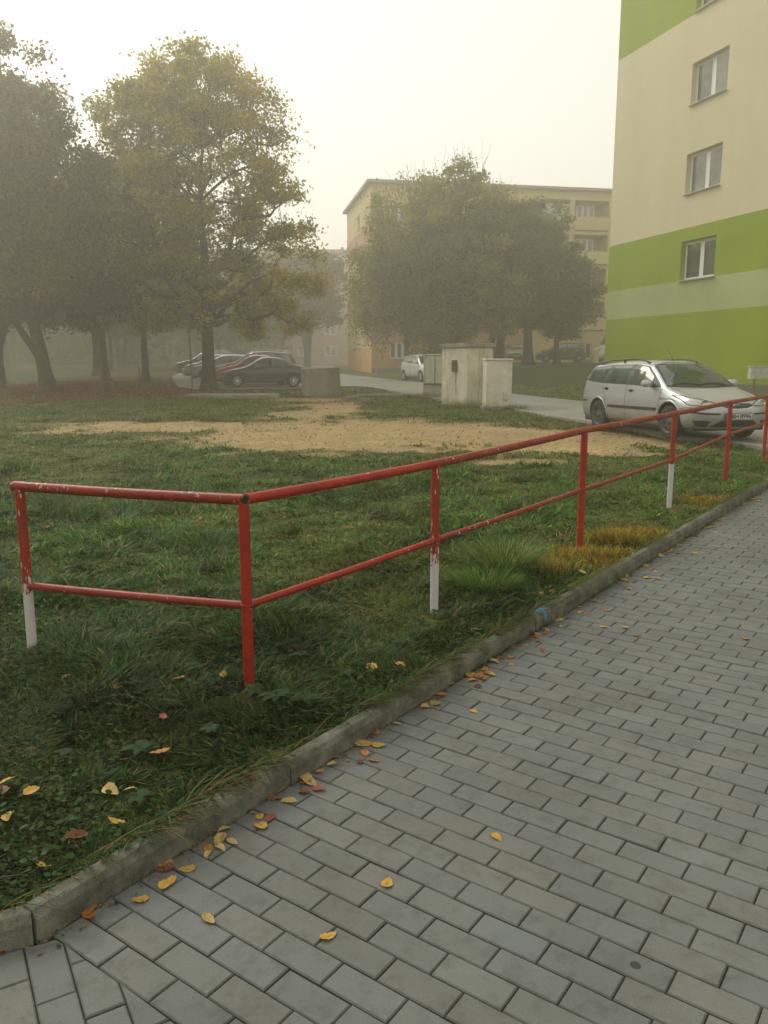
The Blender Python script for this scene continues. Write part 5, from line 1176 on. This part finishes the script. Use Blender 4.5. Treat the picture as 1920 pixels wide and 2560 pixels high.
def build_car(name, label, sp, col, rim_style='spoke', rim=None, detail=0, plate=None, group=None, fine=3):
    c = Car(sp, fine); t = thing(name, label, sp.get('cat', 'car'), (0, 0, 0), 0, group); wb = sp['wheels']; wr = sp['wr']
    me = mesh_np('body', c.V, [c.F], col, smooth=True); link('body', me, t)
    rim = rim or principled('wheel silver', (.45, .45, .44), .35, .6)[0]
    for wx in wb:
        for sd in (-1, 1): wheel(t, wx, sd * (sp['W'] - .10), wr, rim, rim_style, sd)
    b = MB(); x0, x1 = sp['rear'] + .25, sp['front'] - .25
    b.box(((x0 + x1) / 2, 0, .24), (x1 - x0, sp['W'] * 1.72, .12))
    for wx in wb:
        for sd in (-1, 1):
            n = 14; rr = wr + .045; V = []
            for i in range(n + 1):
                a = math.pi * i / n * 1.25 - .39; V += [(wx + rr * math.cos(a), sd * (sp['W'] - .02 if 1 else 0) - sd * .03, wr + .01 + rr * math.sin(a)), (wx + rr * math.cos(a), sd * (sp['W'] - .34), wr + .01 + rr * math.sin(a))]
            b.add(V, [(2 * i, 2 * i + 1, 2 * i + 3, 2 * i + 2) for i in range(n)]); m0 = len(V); b.add([(wx, sd * (sp['W'] - .34), wr)] + V[1::2], [(0, i + 1, i + 2) for i in range(n)])
    b.build('underbody', DARK, t)
    for v, sd in (('R', -1), ('L', 1)):
        b = MB()
        for lo, hi in sp['dlo']: c.patch(b, v, lo, hi, 26, 10, .003)
        b.build('window_trim', DARK, t, smooth=True)
        for lo, hi in sp['glass']: q = MB(); c.patch(q, v, lo, hi, 16, 10, .007); q.build('side_window', sp.get('side_glass', CGLASS), t, smooth=True)
        b = MB()
        for ln in sp['gaps']: c.line(b, v, ln, .009 if detail else .016, .002, 26)
        b.build('door_gaps', GAP, t)
        for hx, hz in sp['handles']:
            h = c.hit(v, hx, hz, .0); b = MB(); b.box((h.x, h.y + sd * .018, h.z), (.15, .03, .026), bev=.008); b.box((h.x, h.y + sd * .003, h.z - .005), (.10, .012, .06), bev=.004); b.build('door_handle', sp.get('handle_mat', DARK), t, smooth=True)
        if sp.get('strip'):
            q = MB(); (sx0, sz0), (sx1, sz1) = sp['strip']; c.patch(q, v, [(sx0, sz0 - .028), (sx1, sz1 - .028)], [(sx0, sz0 + .028), (sx1 + .03, sz1 + .028)], 30, 2, .012); q.build('rub_strip', DARK, t, smooth=True)
        mx_, mz = sp['mirror']; h = c.hit(v, mx_, mz, 0); b = MB()
        b.lathe([(.0, -.115), (.05, -.11), (.082, -.07), (.09, 0), (.082, .07), (.05, .105), (0, .11)], 18, axis='y', c=(0, 0, 0)); b.v = [(p[0] * .75 + h.x, p[1] + h.y + sd * .14, p[2] * .82 + h.z + .05) for p in b.v]; o = b.build('mirror', col, t, smooth=True)
        b = MB(); b.box((h.x - .01, h.y + sd * .02, h.z + .01), (.09, .10, .07), bev=.02); b.build('mirror_foot', DARK, o, smooth=True)
    for key, view, nm in (('windscreen', 'F', 'windscreen'), ('rear_window', 'B', 'rear_window')):
        b = MB(); lo, hi = sp[key]; c.patch(b, view, lo, hi, 26, 14, .003); f = b.build(nm + '_seal', DARK, t, smooth=True)
        q = MB(); k = .025; lo2 = [(y * (1 - k / max(abs(lo[-1][0]), .1)), z + k) for y, z in lo]; hi2 = [(y * (1 - k / max(abs(hi[-1][0]), .1)), z - k) for y, z in hi]
        c.patch(q, view, lo2, hi2, 26, 14, .007); q.build(nm, CGLASS, t, smooth=True)
    for y_s in (-1, 1):
        for nm, view, lo, hi, mt in sp['lamps']:
            q = MB(); l2 = [(y * y_s, z) for y, z in lo]; h2 = [(y * y_s, z) for y, z in hi]; c.patch(q, view, l2, h2, 14, 8, .006)
            if y_s < 0: q.f = [f[::-1] for f in q.f]
            lp = q.build(nm, mt, t, smooth=True)
            if nm == 'headlight':
                rim_ = MB(); pl = l2 + h2[::-1] + [l2[0]]; c.line(rim_, view, pl, .010, .008, 40); rim_.build('lamp_seal', GAP, lp)
                if detail:
                    ctr = np.array(l2 + h2).mean(0); h = c.hit(view, ctr[0] * 1.04, ctr[1] + .0, -.004)
                    if h: g = MB(); g.lathe([(0, .0), (.05, -.0), (.075, .014), (.07, .02)], 20, axis='y'); g.v = [(h.x + p[1], h.y + p[0], h.z + p[2] * .8) for p in g.v]; g.build('lamp_bowl', CHROME, lp, smooth=True)
    for nm, lo, hi, mt in sp['front_bits']:
        q = MB(); c.patch(q, 'F', lo, hi, 22, 6, .008); q.build(nm, mt, t, smooth=True)
    if plate is not None:
        h = c.hit('F', 0, sp['plate_z'], .0); b = MB(); b.box((h.x + .022, 0, sp['plate_z']), (.012, .54, .125), bev=.003); pl = b.build('plate', principled('plate holder', (.03, .03, .03), .6)[0], t)
        b = MB(); b.box((h.x + .0295, 0, sp['plate_z']), (.004, .515, .104)); pf = b.build('plate_face', principled('plate white', (.62, .62, .58), .4)[0], pl)
        if plate:
            b = MB(); b.box((h.x + .032, -.243, sp['plate_z']), (.002, .028, .1)); b.build('plate_band', principled('plate blue', (.02, .05, .25), .4)[0], pl)
            for wd, txt, yy in (('plate_letters', plate.split()[0], -.118), ('plate_digits', plate.split()[1], .118)):
                cu = bpy.data.curves.new(wd, 'FONT'); cu.body = txt; cu.size = .112; cu.align_x = 'CENTER'; cu.align_y = 'CENTER'; cu.extrude = .001; cu.offset = .0022
                to = bpy.data.objects.new(wd, cu); COL.objects.link(to); bpy.context.view_layer.update()
                me = bpy.data.meshes.new_from_object(to.evaluated_get(bpy.context.evaluated_depsgraph_get())); bpy.data.objects.remove(to)
                me.materials.clear(); me.materials.append(principled('plate black', (.015, .015, .015), .6)[0]); o = link(wd, me, pl); o.rotation_euler = (R(90), 0, R(90)); o.location = (h.x + .034, yy + .014, sp['plate_z'] - .002)
    # wipers
    if detail:
        for y0, y1 in ((-.05, -.62), (.5, -.06)):
            pts = []
            for k in range(9):
                f = k / 8; q = c.hit('F', y0 + (y1 - y0) * f, sp['wiper_z'] + .03 * math.sin(f * 3.1) + .01 * f, .02); 
                if q: pts.append(q)
            b = MB(); b.tube(pts, .009, 6); b.build('wiper', DARK, t)
        for y_s in (-1, 1):
            pts = []
            for k in range(13):
                f = k / 12; x = sp['rail'][0] + (sp['rail'][1] - sp['rail'][0]) * f; h = c.hit('T', x, y_s * (sp['Wroof'] - .055), 0); e = min(1, 4.5 * min(f, 1 - f)); pts.append((x, h.y, h.z + .012 + .052 * e ** .6))
            b = MB(); b.tube(pts, [.022] + [.015] * 11 + [.022], 8); m_ = pts[6]; b.box((m_[0], m_[1], m_[2] - .03), (.06, .02, .06)); b.build('roof_rail', DARK, t, smooth=True)
        h = c.hit('T', .12, 0, 0); b = MB(); b.tube([h, h + Vector((-.10, 0, .10)), h + Vector((-.26, 0, .25))], [.011, .004, .003], 6); b.build('aerial', DARK, t)
        for yy in (-.28, .28): h = c.hit('T', 1.12, yy, .0); b = MB(); b.box((h.x, h.y, h.z + .006), (.03, .035, .014), bev=.004); b.build('washer_jet', DARK, t)
        b = MB()
        for y_s in (-1, 1): c.line(b, 'T', [(1.06, y_s * .70), (1.55, y_s * .60), (1.86, y_s * .53)], .008, .002, 26)
        c.line(b, 'F', [(-.78, .655), (-.4, .622), (0, .610), (.4, .622), (.78, .655)], .010, .003, 34)
        for y_s, v in ((-1, 'R'), (1, 'L')): c.line(b, v, [(1.62, .56), (1.80, .60), (1.95, .60)], .008, .002, 12)
        b.build('panel_gaps', GAP, t)
        for v, sd in (('R', -1), ('L', 1)):
            for wx in wb:      # raised wheel arch lips
                b = MB(); pts = []
                for k in range(19):
                    a = R(-12 + 204 * k / 18); rr = wr + .062; h = c.hit(v, wx + rr * math.cos(a), wr + .01 + rr * math.sin(a), .001)
                    if h and h.z > .25: pts.append(h)
                b.tube(pts, .013, 6); b.build('arch_lip', col, t, smooth=True)
    return t, c

ESTATE = dict(rear=-2.30, front=2.147, W=.850, Wroof=.585, er=.42, ef=.50, wr=.312, wheels=(-1.3075, 1.3075), cat='estate car',
    top=[(-2.30, .80), (-2.24, .98), (-2.12, 1.16), (-1.98, 1.34), (-1.82, 1.405), (-1.2, 1.44), (-.5, 1.455), (.05, 1.44), (.36, 1.395), (.62, 1.27), (.90, 1.09), (1.16, .945), (1.40, .885), (1.70, .80), (1.9, .735), (2.02, .68), (2.15, .6)],
    belt=[(-2.3, .86), (-2.0, 1.0), (-1.2, .985), (0, .955), (.9, .915), (1.2, .85), (1.6, .765), (2.15, .60)],
    plan=[(-2.3, .93), (-1.75, .985), (-1.2, 1), (1.2, 1), (1.6, .985), (2.147, .92)],
    rear_z=[.26, .36, .52, .66, .80, .92], rear_p=[.06, .01, 0, .02, .05, .07], rear_lead=-2.20, front_z=[.22, .31, .42, .52, .60, .645], front_p=[.06, .02, .0, .01, .04, .09], front_lead=1.99,
    dlo=[([(-2.03, 1.035), (-1.1, .985), (0, .965), (.95, .935)], [(-1.80, 1.325), (-1.1, 1.365), (-.2, 1.37), (.30, 1.325), (.62, 1.155), (.90, .99)])],
    glass=[([(-1.97, 1.055), (-1.22, 1.015)], [(-1.77, 1.30), (-1.07, 1.340)]), ([(-1.08, 1.008), (-.28, .988)], [(-.96, 1.342), (-.28, 1.348)]), ([(-.12, .982), (.30, .972), (.66, .965)], [(-.12, 1.348), (.27, 1.305), (.60, 1.13)])],
    gaps=[[(.98, .90), (1.0, .74), (.98, .5), (.92, .28)], [(-.21, .97), (-.22, .28)], [(-1.16, .98), (-1.12, .86), (-1.0, .66), (-.93, .45), (-.90, .28)], [(-.9, .262), (.92, .262)], [(1.0, .72), (1.33, .735), (1.5, .70)], [(-2.2, .60), (-1.9, .60), (-1.75, .60)]],
    handles=[(-.98, .885), (-.02, .862)], strip=((-.88, .53), (.90, .53)), mirror=(.70, .955),
    windscreen=([(-.735, .945), (-.3, .93), (0, .925), (.3, .93), (.735, .945)], [(-.57, 1.355), (-.3, 1.395), (0, 1.405), (.3, 1.395), (.57, 1.355)]),
    rear_window=([(-.62, 1.03), (.62, 1.03)], [(-.52, 1.30), (.52, 1.30)]),
    lamps=[('headlight', 'F', [(.34, .625), (.55, .618), (.80, .64)], [(.36, .66), (.58, .735), (.80, .80)], LENS), ('tail_light', 'B', [(.60, .80), (.72, .80)], [(.56, 1.25), (.62, 1.25)], REDL)],
    front_bits=[('grille', [(-.335, .625), (-.2, .585), (0, .578), (.2, .585), (.335, .625)], [(-.30, .662), (0, .668), (.30, .662)], DARK), ('grille_surround', [(-.36, .622), (-.2, .568), (0, .560), (.2, .568), (.36, .622)], [(-.35, .628), (-.2, .580), (0, .572), (.2, .580), (.35, .628)], CHROME),
        ('lower_intake', [(-.50, .262), (.50, .262)], [(-.33, .375), (.33, .375)], DARK), ('fog_recess', [(-.70, .275), (-.56, .262)], [(-.76, .375), (-.50, .37)], DARK), ('fog_recess', [(.56, .262), (.70, .275)], [(.50, .37), (.76, .375)], DARK),
        ('bumper_strip', [(-.80, .505), (-.6, .478), (-.34, .470)], [(-.80, .535), (-.6, .510), (-.34, .500)], DARK), ('bumper_strip', [(.34, .470), (.6, .478), (.80, .505)], [(.34, .500), (.6, .510), (.80, .535)], DARK)],
    plate_z=.445, wiper_z=.965, rail=(-1.75, .12))
silver = paint('silver paint', (.42, .45, .47), .55, .36)
estate, ecar = build_car('estate_car', 'silver estate car with black roof rails and dark steel wheels parked on the road', ESTATE, silver, 'steel', rough_mat('dirty steel rim', (.05, .05, .048), (.10, .098, .09), 10, rough=.6), 1, '1BH 8996', fine=4)
estate.location = (5.713, 16.53, .262); estate.rotation_euler = (0, R(-.55), R(-75.8))
h = ecar.hit('F', 0, .622, .012); b = MB(); b.lathe([(0, .010), (.03, .010), (.036, .006), (.038, 0)], 24, axis='y'); b.v = [(h.x + p[1], p[0] * 1.9, h.z + p[2] * .78) for p in b.v]; em = b.build('emblem', CHROME, estate, smooth=True)
b = MB(); b.lathe([(0, .0125), (.03, .0120)], 24, axis='y'); b.v = [(h.x + p[1], p[0] * 1.9, h.z + p[2] * .78) for p in b.v]; b.build('emblem_field', principled('emblem blue', (.03, .06, .2), .3)[0], em)
b = MB(); b.tube([(h.x + .013, -.035, h.z - .004), (h.x + .013, -.02, h.z + .008), (h.x + .013, -.008, h.z - .006), (h.x + .013, .005, h.z + .003), (h.x + .013, .018, h.z - .004), (h.x + .013, .034, h.z + .004)], .002, 5); b.build('emblem_script', CHROME, em)
for v, sd in (('R', -1), ('L', 1)):
    q = MB(); ecar.patch(q, v, [(1.02, .735), (1.10, .738)], [(1.02, .755), (1.10, .758)], 4, 2, .008); q.build('side_repeater', AMBER, estate)
    q = MB(); ecar.patch(q, v, [(-2.2, .585), (-1.78, .60)], [(-2.2, .625), (-1.80, .635)], 12, 2, .010); q.build('bumper_strip', DARK, estate, smooth=True)

SALOON = dict(rear=-2.02, front=2.08, W=.845, Wroof=.56, er=.40, ef=.48, wr=.30, wheels=(-1.29, 1.29), cat='saloon car',
    top=[(-2.05, .86), (-1.90, .95), (-1.6, .985), (-1.42, 1.04), (-1.0, 1.25), (-.65, 1.365), (-.2, 1.40), (.10, 1.375), (.34, 1.30), (.65, 1.10), (.95, .935), (1.3, .87), (1.7, .77), (1.9, .70), (2.08, .6)],
    belt=[(-2.05, .80), (-1.5, .91), (-.6, .90), (.6, .865), (1.2, .80), (1.7, .70), (2.08, .58)],
    rear_z=[.26, .38, .5, .62, .72, .82], rear_p=[.05, 0, 0, .03, .06, .08], rear_lead=-1.93, front_z=[.22, .31, .42, .50, .57, .62], front_p=[.06, .02, 0, .01, .04, .09], front_lead=1.92,
    dlo=[([(-1.38, .965), (-.6, .925), (.3, .905), (.80, .895)], [(-.95, 1.20), (-.6, 1.295), (-.1, 1.325), (.18, 1.28), (.45, 1.13), (.72, .95)])],
    glass=[([(-1.24, .985), (-1.0, .975)], [(-.97, 1.14), (-.92, 1.17)]), ([(-.93, .968), (-.28, .945)], [(-.86, 1.20), (-.6, 1.272), (-.28, 1.295)]), ([(-.16, .94), (.2, .93), (.55, .925)], [(-.16, 1.295), (.12, 1.265), (.42, 1.10)])],
    gaps=[[(.85, .87), (.88, .6), (.82, .28)], [(-.22, .92), (-.22, .28)], [(-1.05, .94), (-.98, .6), (-.9, .4)], [(-.9, .262), (.82, .262)]],
    handles=[(-.98, .84), (-.06, .82)], strip=((-.88, .52), (.85, .50)), mirror=(.62, .93),
    windscreen=([(-.70, .935), (0, .925), (.70, .935)], [(-.53, 1.30), (0, 1.345), (.53, 1.30)]), rear_window=([(-.62, 1.03), (.62, 1.03)], [(-.5, 1.30), (.5, 1.30)]),
    lamps=[('headlight', 'F', [(.38, .58), (.78, .59)], [(.38, .655), (.78, .69)], LENS), ('tail_light', 'B', [(.45, .68), (.76, .68)], [(.45, .82), (.74, .82)], REDL)],
    front_bits=[('grille', [(-.3, .585), (.3, .585)], [(-.3, .635), (.3, .635)], DARK), ('lower_intake', [(-.5, .27), (.5, .27)], [(-.5, .37), (.5, .37)], DARK)], plate_z=.46)
SALOON['handle_mat'] = DARK; SALOON['side_glass'] = glass_mat('reflection-toned car glass', (.15, .165, .16), .06)  # paler base colour puts reflections into the side panes
black = paint('black green paint', (.018, .021, .021), .0, .34)
saloon, _ = build_car('saloon_car', 'dark saloon car with silver nine-spoke wheel covers parked side-on behind the linden', SALOON, black, 'spoke', principled('bright wheel cover', (.62, .62, .60), .35, .2)[0], 0, '')
RED = paint('dark red paint', (.42, .03, .022), 0, .45)
def car_at(t, x, y, head, dz=.0): t.location = (x, y, gzf(x, y) + .078 + dz); t.rotation_euler = (0, 0, R(head)); return t
car_at(saloon, -5.60, 38.9, 190.5)
redc, _ = build_car('saloon_car', 'red car mostly hidden behind the dark saloon, only bonnet and roof edge showing', SALOON, RED, 'spoke', None, 0, ''); car_at(redc, -6.5, 41.4, 190.5); redc.scale = (1, 1, 1.06)
SUVS = dict(SALOON, rear=-2.2, front=2.2, W=.90, Wroof=.66, wr=.345, wheels=(-1.32, 1.32), cat='suv', front_lead=2.03, rear_lead=-2.12,
    top=[(-2.2, 1.0), (-2.12, 1.2), (-1.95, 1.50), (-1.7, 1.60), (-.6, 1.66), (.1, 1.63), (.4, 1.55), (.8, 1.27), (1.12, 1.08), (1.6, 1.0), (1.95, .90), (2.2, .7)], belt=[(-2.2, .95), (-1.6, 1.08), (.9, 1.03), (1.4, .96), (2.2, .68)],
    front_z=[.3, .4, .52, .64, .74, .82], rear_z=[.32, .45, .6, .76, .9, 1.02],
    dlo=[([(-1.95, 1.13), (-.6, 1.10), (.95, 1.06)], [(-1.75, 1.50), (-.6, 1.57), (.2, 1.53), (.55, 1.36), (.9, 1.12)])],
    glass=[([(-1.85, 1.15), (-1.25, 1.14)], [(-1.72, 1.47), (-1.2, 1.51)]), ([(-1.15, 1.135), (-.25, 1.12)], [(-1.1, 1.52), (-.25, 1.535)]), ([(-.12, 1.11), (.72, 1.09)], [(-.12, 1.535), (.2, 1.50), (.6, 1.28)])],
    handles=[(-.98, 1.0), (-.02, .98)], mirror=(.72, 1.10), windscreen=([(-.75, 1.08), (.75, 1.08)], [(-.6, 1.54), (.6, 1.54)]), rear_window=([(-.68, 1.15), (.68, 1.15)], [(-.58, 1.48), (.58, 1.48)]),
    lamps=[('headlight', 'F', [(.40, .76), (.84, .78)], [(.40, .86), (.84, .92)], LENS), ('tail_light', 'B', [(.55, .9), (.8, .9)], [(.55, 1.08), (.78, 1.08)], REDL)], front_bits=[('grille', [(-.36, .72), (.36, .72)], [(-.36, .84), (.36, .84)], DARK), ('lower_intake', [(-.5, .36), (.5, .36)], [(-.5, .5), (.5, .5)], DARK)], plate_z=.6)
suv, _ = build_car('suv_car', 'dark blue grey off-road estate with silver roof rails, behind the red car', SUVS, paint('dark blue paint', (.035, .038, .055), .2, .25), 'spoke', None, 0, ''); car_at(suv, -6.9, 44.6, 191)
for sd in (-1, 1): b = MB(); b.tube([(-1.7, sd * .6, 1.60), (-1.5, sd * .6, 1.69), (.0, sd * .6, 1.70), (.2, sd * .6, 1.62)], .022, 8); b.build('roof_rail', principled('rail silver', (.6, .6, .58), .3, .6)[0], suv, smooth=True)
HATCH = dict(SALOON, rear=-1.90, front=2.04, W=.84, Wroof=.58, wr=.30, wheels=(-1.235, 1.235), cat='hatchback', rear_lead=-1.82, front_lead=1.90, er=.36,
    top=[(-1.92, .90), (-1.84, 1.05), (-1.68, 1.32), (-1.5, 1.42), (-.8, 1.475), (-.2, 1.48), (.2, 1.44), (.5, 1.33), (.85, 1.10), (1.08, .97), (1.5, .90), (1.8, .79), (2.04, .62)], belt=[(-1.92, .9), (-1.4, 1.0), (.6, .94), (1.2, .86), (1.7, .76), (2.04, .6)],
    rear_z=[.28, .38, .52, .66, .82, .95], dlo=[([(-1.60, 1.10), (-.6, 1.02), (.88, .955)], [(-1.30, 1.31), (-.7, 1.40), (-.1, 1.39), (.3, 1.32), (.8, 1.02)])],
    glass=[([(-1.25, 1.075), (-.32, 1.025)], [(-1.12, 1.31), (-.7, 1.365), (-.32, 1.37)]), ([(-.2, 1.02), (.65, .975)], [(-.2, 1.37), (.1, 1.34), (.55, 1.12)])],
    gaps=[[(.92, .9), (.94, .6), (.88, .28)], [(-.26, 1.0), (-.26, .28)], [(-1.2, 1.0), (-1.05, .7), (-.9, .42)], [(-.9, .262), (.88, .262)]], handles=[(-1.0, .90), (-.1, .87)], strip=None, mirror=(.68, .99),
    windscreen=([(-.70, .97), (0, .96), (.70, .97)], [(-.54, 1.38), (0, 1.415), (.54, 1.38)]), rear_window=([(-.6, 1.06), (.6, 1.06)], [(-.5, 1.34), (.5, 1.34)]),
    lamps=[('headlight', 'F', [(.42, .62), (.78, .64)], [(.42, .72), (.78, .77)], LENS), ('tail_light', 'B', [(.52, .84), (.76, .84)], [(.52, 1.02), (.72, 1.02)], REDL)])
white = paint('white paint', (.66, .67, .66), 0, .3); HATCH['handle_mat'] = white
hatch, _ = build_car('hatchback_car', 'white hatchback parked at the road edge, half hidden by the switch cabinet', HATCH, white, 'spoke', principled('hatch wheel', (.5, .5, .48), .4, .2)[0], 0, ''); hatch.location = (2.30, 46.0, gzf(2.3, 46) * 0 + .66); hatch.rotation_euler = (0, 0, R(-69.5))
sil2, _ = build_car('hatchback_car', 'silver hatchback behind the linden trunk, furthest left of the big parked cars', dict(HATCH), paint('pale silver paint', (.30, .32, .34), .4, .4), 'spoke', None, 0, ''); car_at(sil2, -9.2, 48.2, 192)
car_at(dup(sil2, (0, 0, 0), 0, 'pale hatchback fading into fog beyond the silver one, its roof just showing'), -10.6, 52.0, 192)
estate2 = dup(suv, (0, 0, 0), 0, 'faint car at the far end of the parking row, lost in fog'); car_at(estate2, -12.5, 58.5, 190)
BACKC, _ = build_car('hatchback_car', 'dark hatchback parked under the maple before the yellow building', dict(HATCH), paint('dark green paint', (.03, .04, .035), .1, .25), 'spoke', None, 0, ''); car_at(BACKC, 13.9, 65.0, 176)
t2 = dup(sil2, (0, 0, 0), 0, 'grey hatchback hidden between the trunks of the clump, only its lamp showing'); car_at(t2, 10.0, 63.5, -95)
VAN = dict(SUVS, rear=-2.6, front=2.5, W=.98, Wroof=.86, wr=.34, wheels=(-1.5, 1.5), cat='van', front_lead=2.30, rear_lead=-2.56, er=.3,
    top=[(-2.6, 2.2), (-2.55, 2.35), (-2.3, 2.42), (.6, 2.42), (1.0, 2.30), (1.35, 1.85), (1.65, 1.35), (1.9, 1.2), (2.3, 1.02), (2.5, .8)], belt=[(-2.6, 1.2), (1.3, 1.2), (1.7, 1.12), (2.5, .76)], rear_z=[.35, .5, .8, 1.2, 1.7, 2.1],
    dlo=[([(.35, 1.28), (1.5, 1.24)], [(.35, 1.95), (1.0, 1.92), (1.45, 1.30)])], glass=[([(.42, 1.32), (1.35, 1.29)], [(.42, 1.88), (.95, 1.85), (1.3, 1.38)])], handles=[(.3, 1.05)], strip=((-2.2, .75), (1.1, .75)), mirror=(1.25, 1.32),
    gaps=[[(.25, 2.1), (.25, .35)], [(1.45, 1.2), (1.35, .5)], [(-1.0, 2.1), (-1.0, .4)]], windscreen=([(-.80, 1.36), (.80, 1.36)], [(-.76, 2.16), (.76, 2.16)]), rear_window=([(-.7, 1.3), (.7, 1.3)], [(-.65, 1.9), (.65, 1.9)]),
    lamps=[('headlight', 'F', [(.50, .82), (.90, .85)], [(.50, .98), (.88, 1.08)], LENS), ('tail_light', 'B', [(.8, .9), (.9, .9)], [(.8, 1.3), (.9, 1.3)], REDL)], front_bits=[('grille', [(-.45, .78), (.45, .78)], [(-.45, .95), (.45, .95)], DARK), ('bumper_strip', [(-.85, .42), (.85, .42)], [(-.85, .62), (.85, .62)], DARK)], plate_z=.62)
van, _ = build_car('white_van', 'white van beside the green block, cut off by its corner', VAN, white, 'steel', None, 0, ''); car_at(van, 19.2, 67.0, 186)

# ------------------------------------------------------------------ haze
def haze():
    b = MB(); b.box((0, 60, 10.8), (520, 620, 25.6)); m = bpy.data.materials.new('haze air'); m.use_nodes = True; N = m.node_tree.nodes; L = m.node_tree.links; N.clear()
    v = N.new('ShaderNodeVolumePrincipled'); v.inputs['Color'].default_value = (.99, .96, .83, 1); v.inputs['Density'].default_value = HAZE; v.inputs['Anisotropy'].default_value = .68
    o = N.new('ShaderNodeOutputMaterial'); L.new(v.outputs[0], o.inputs['Volume'])
    b.build('haze', m, kind='stuff', label='thick morning fog filling the whole courtyard')
HAZE = 0.0066
haze()
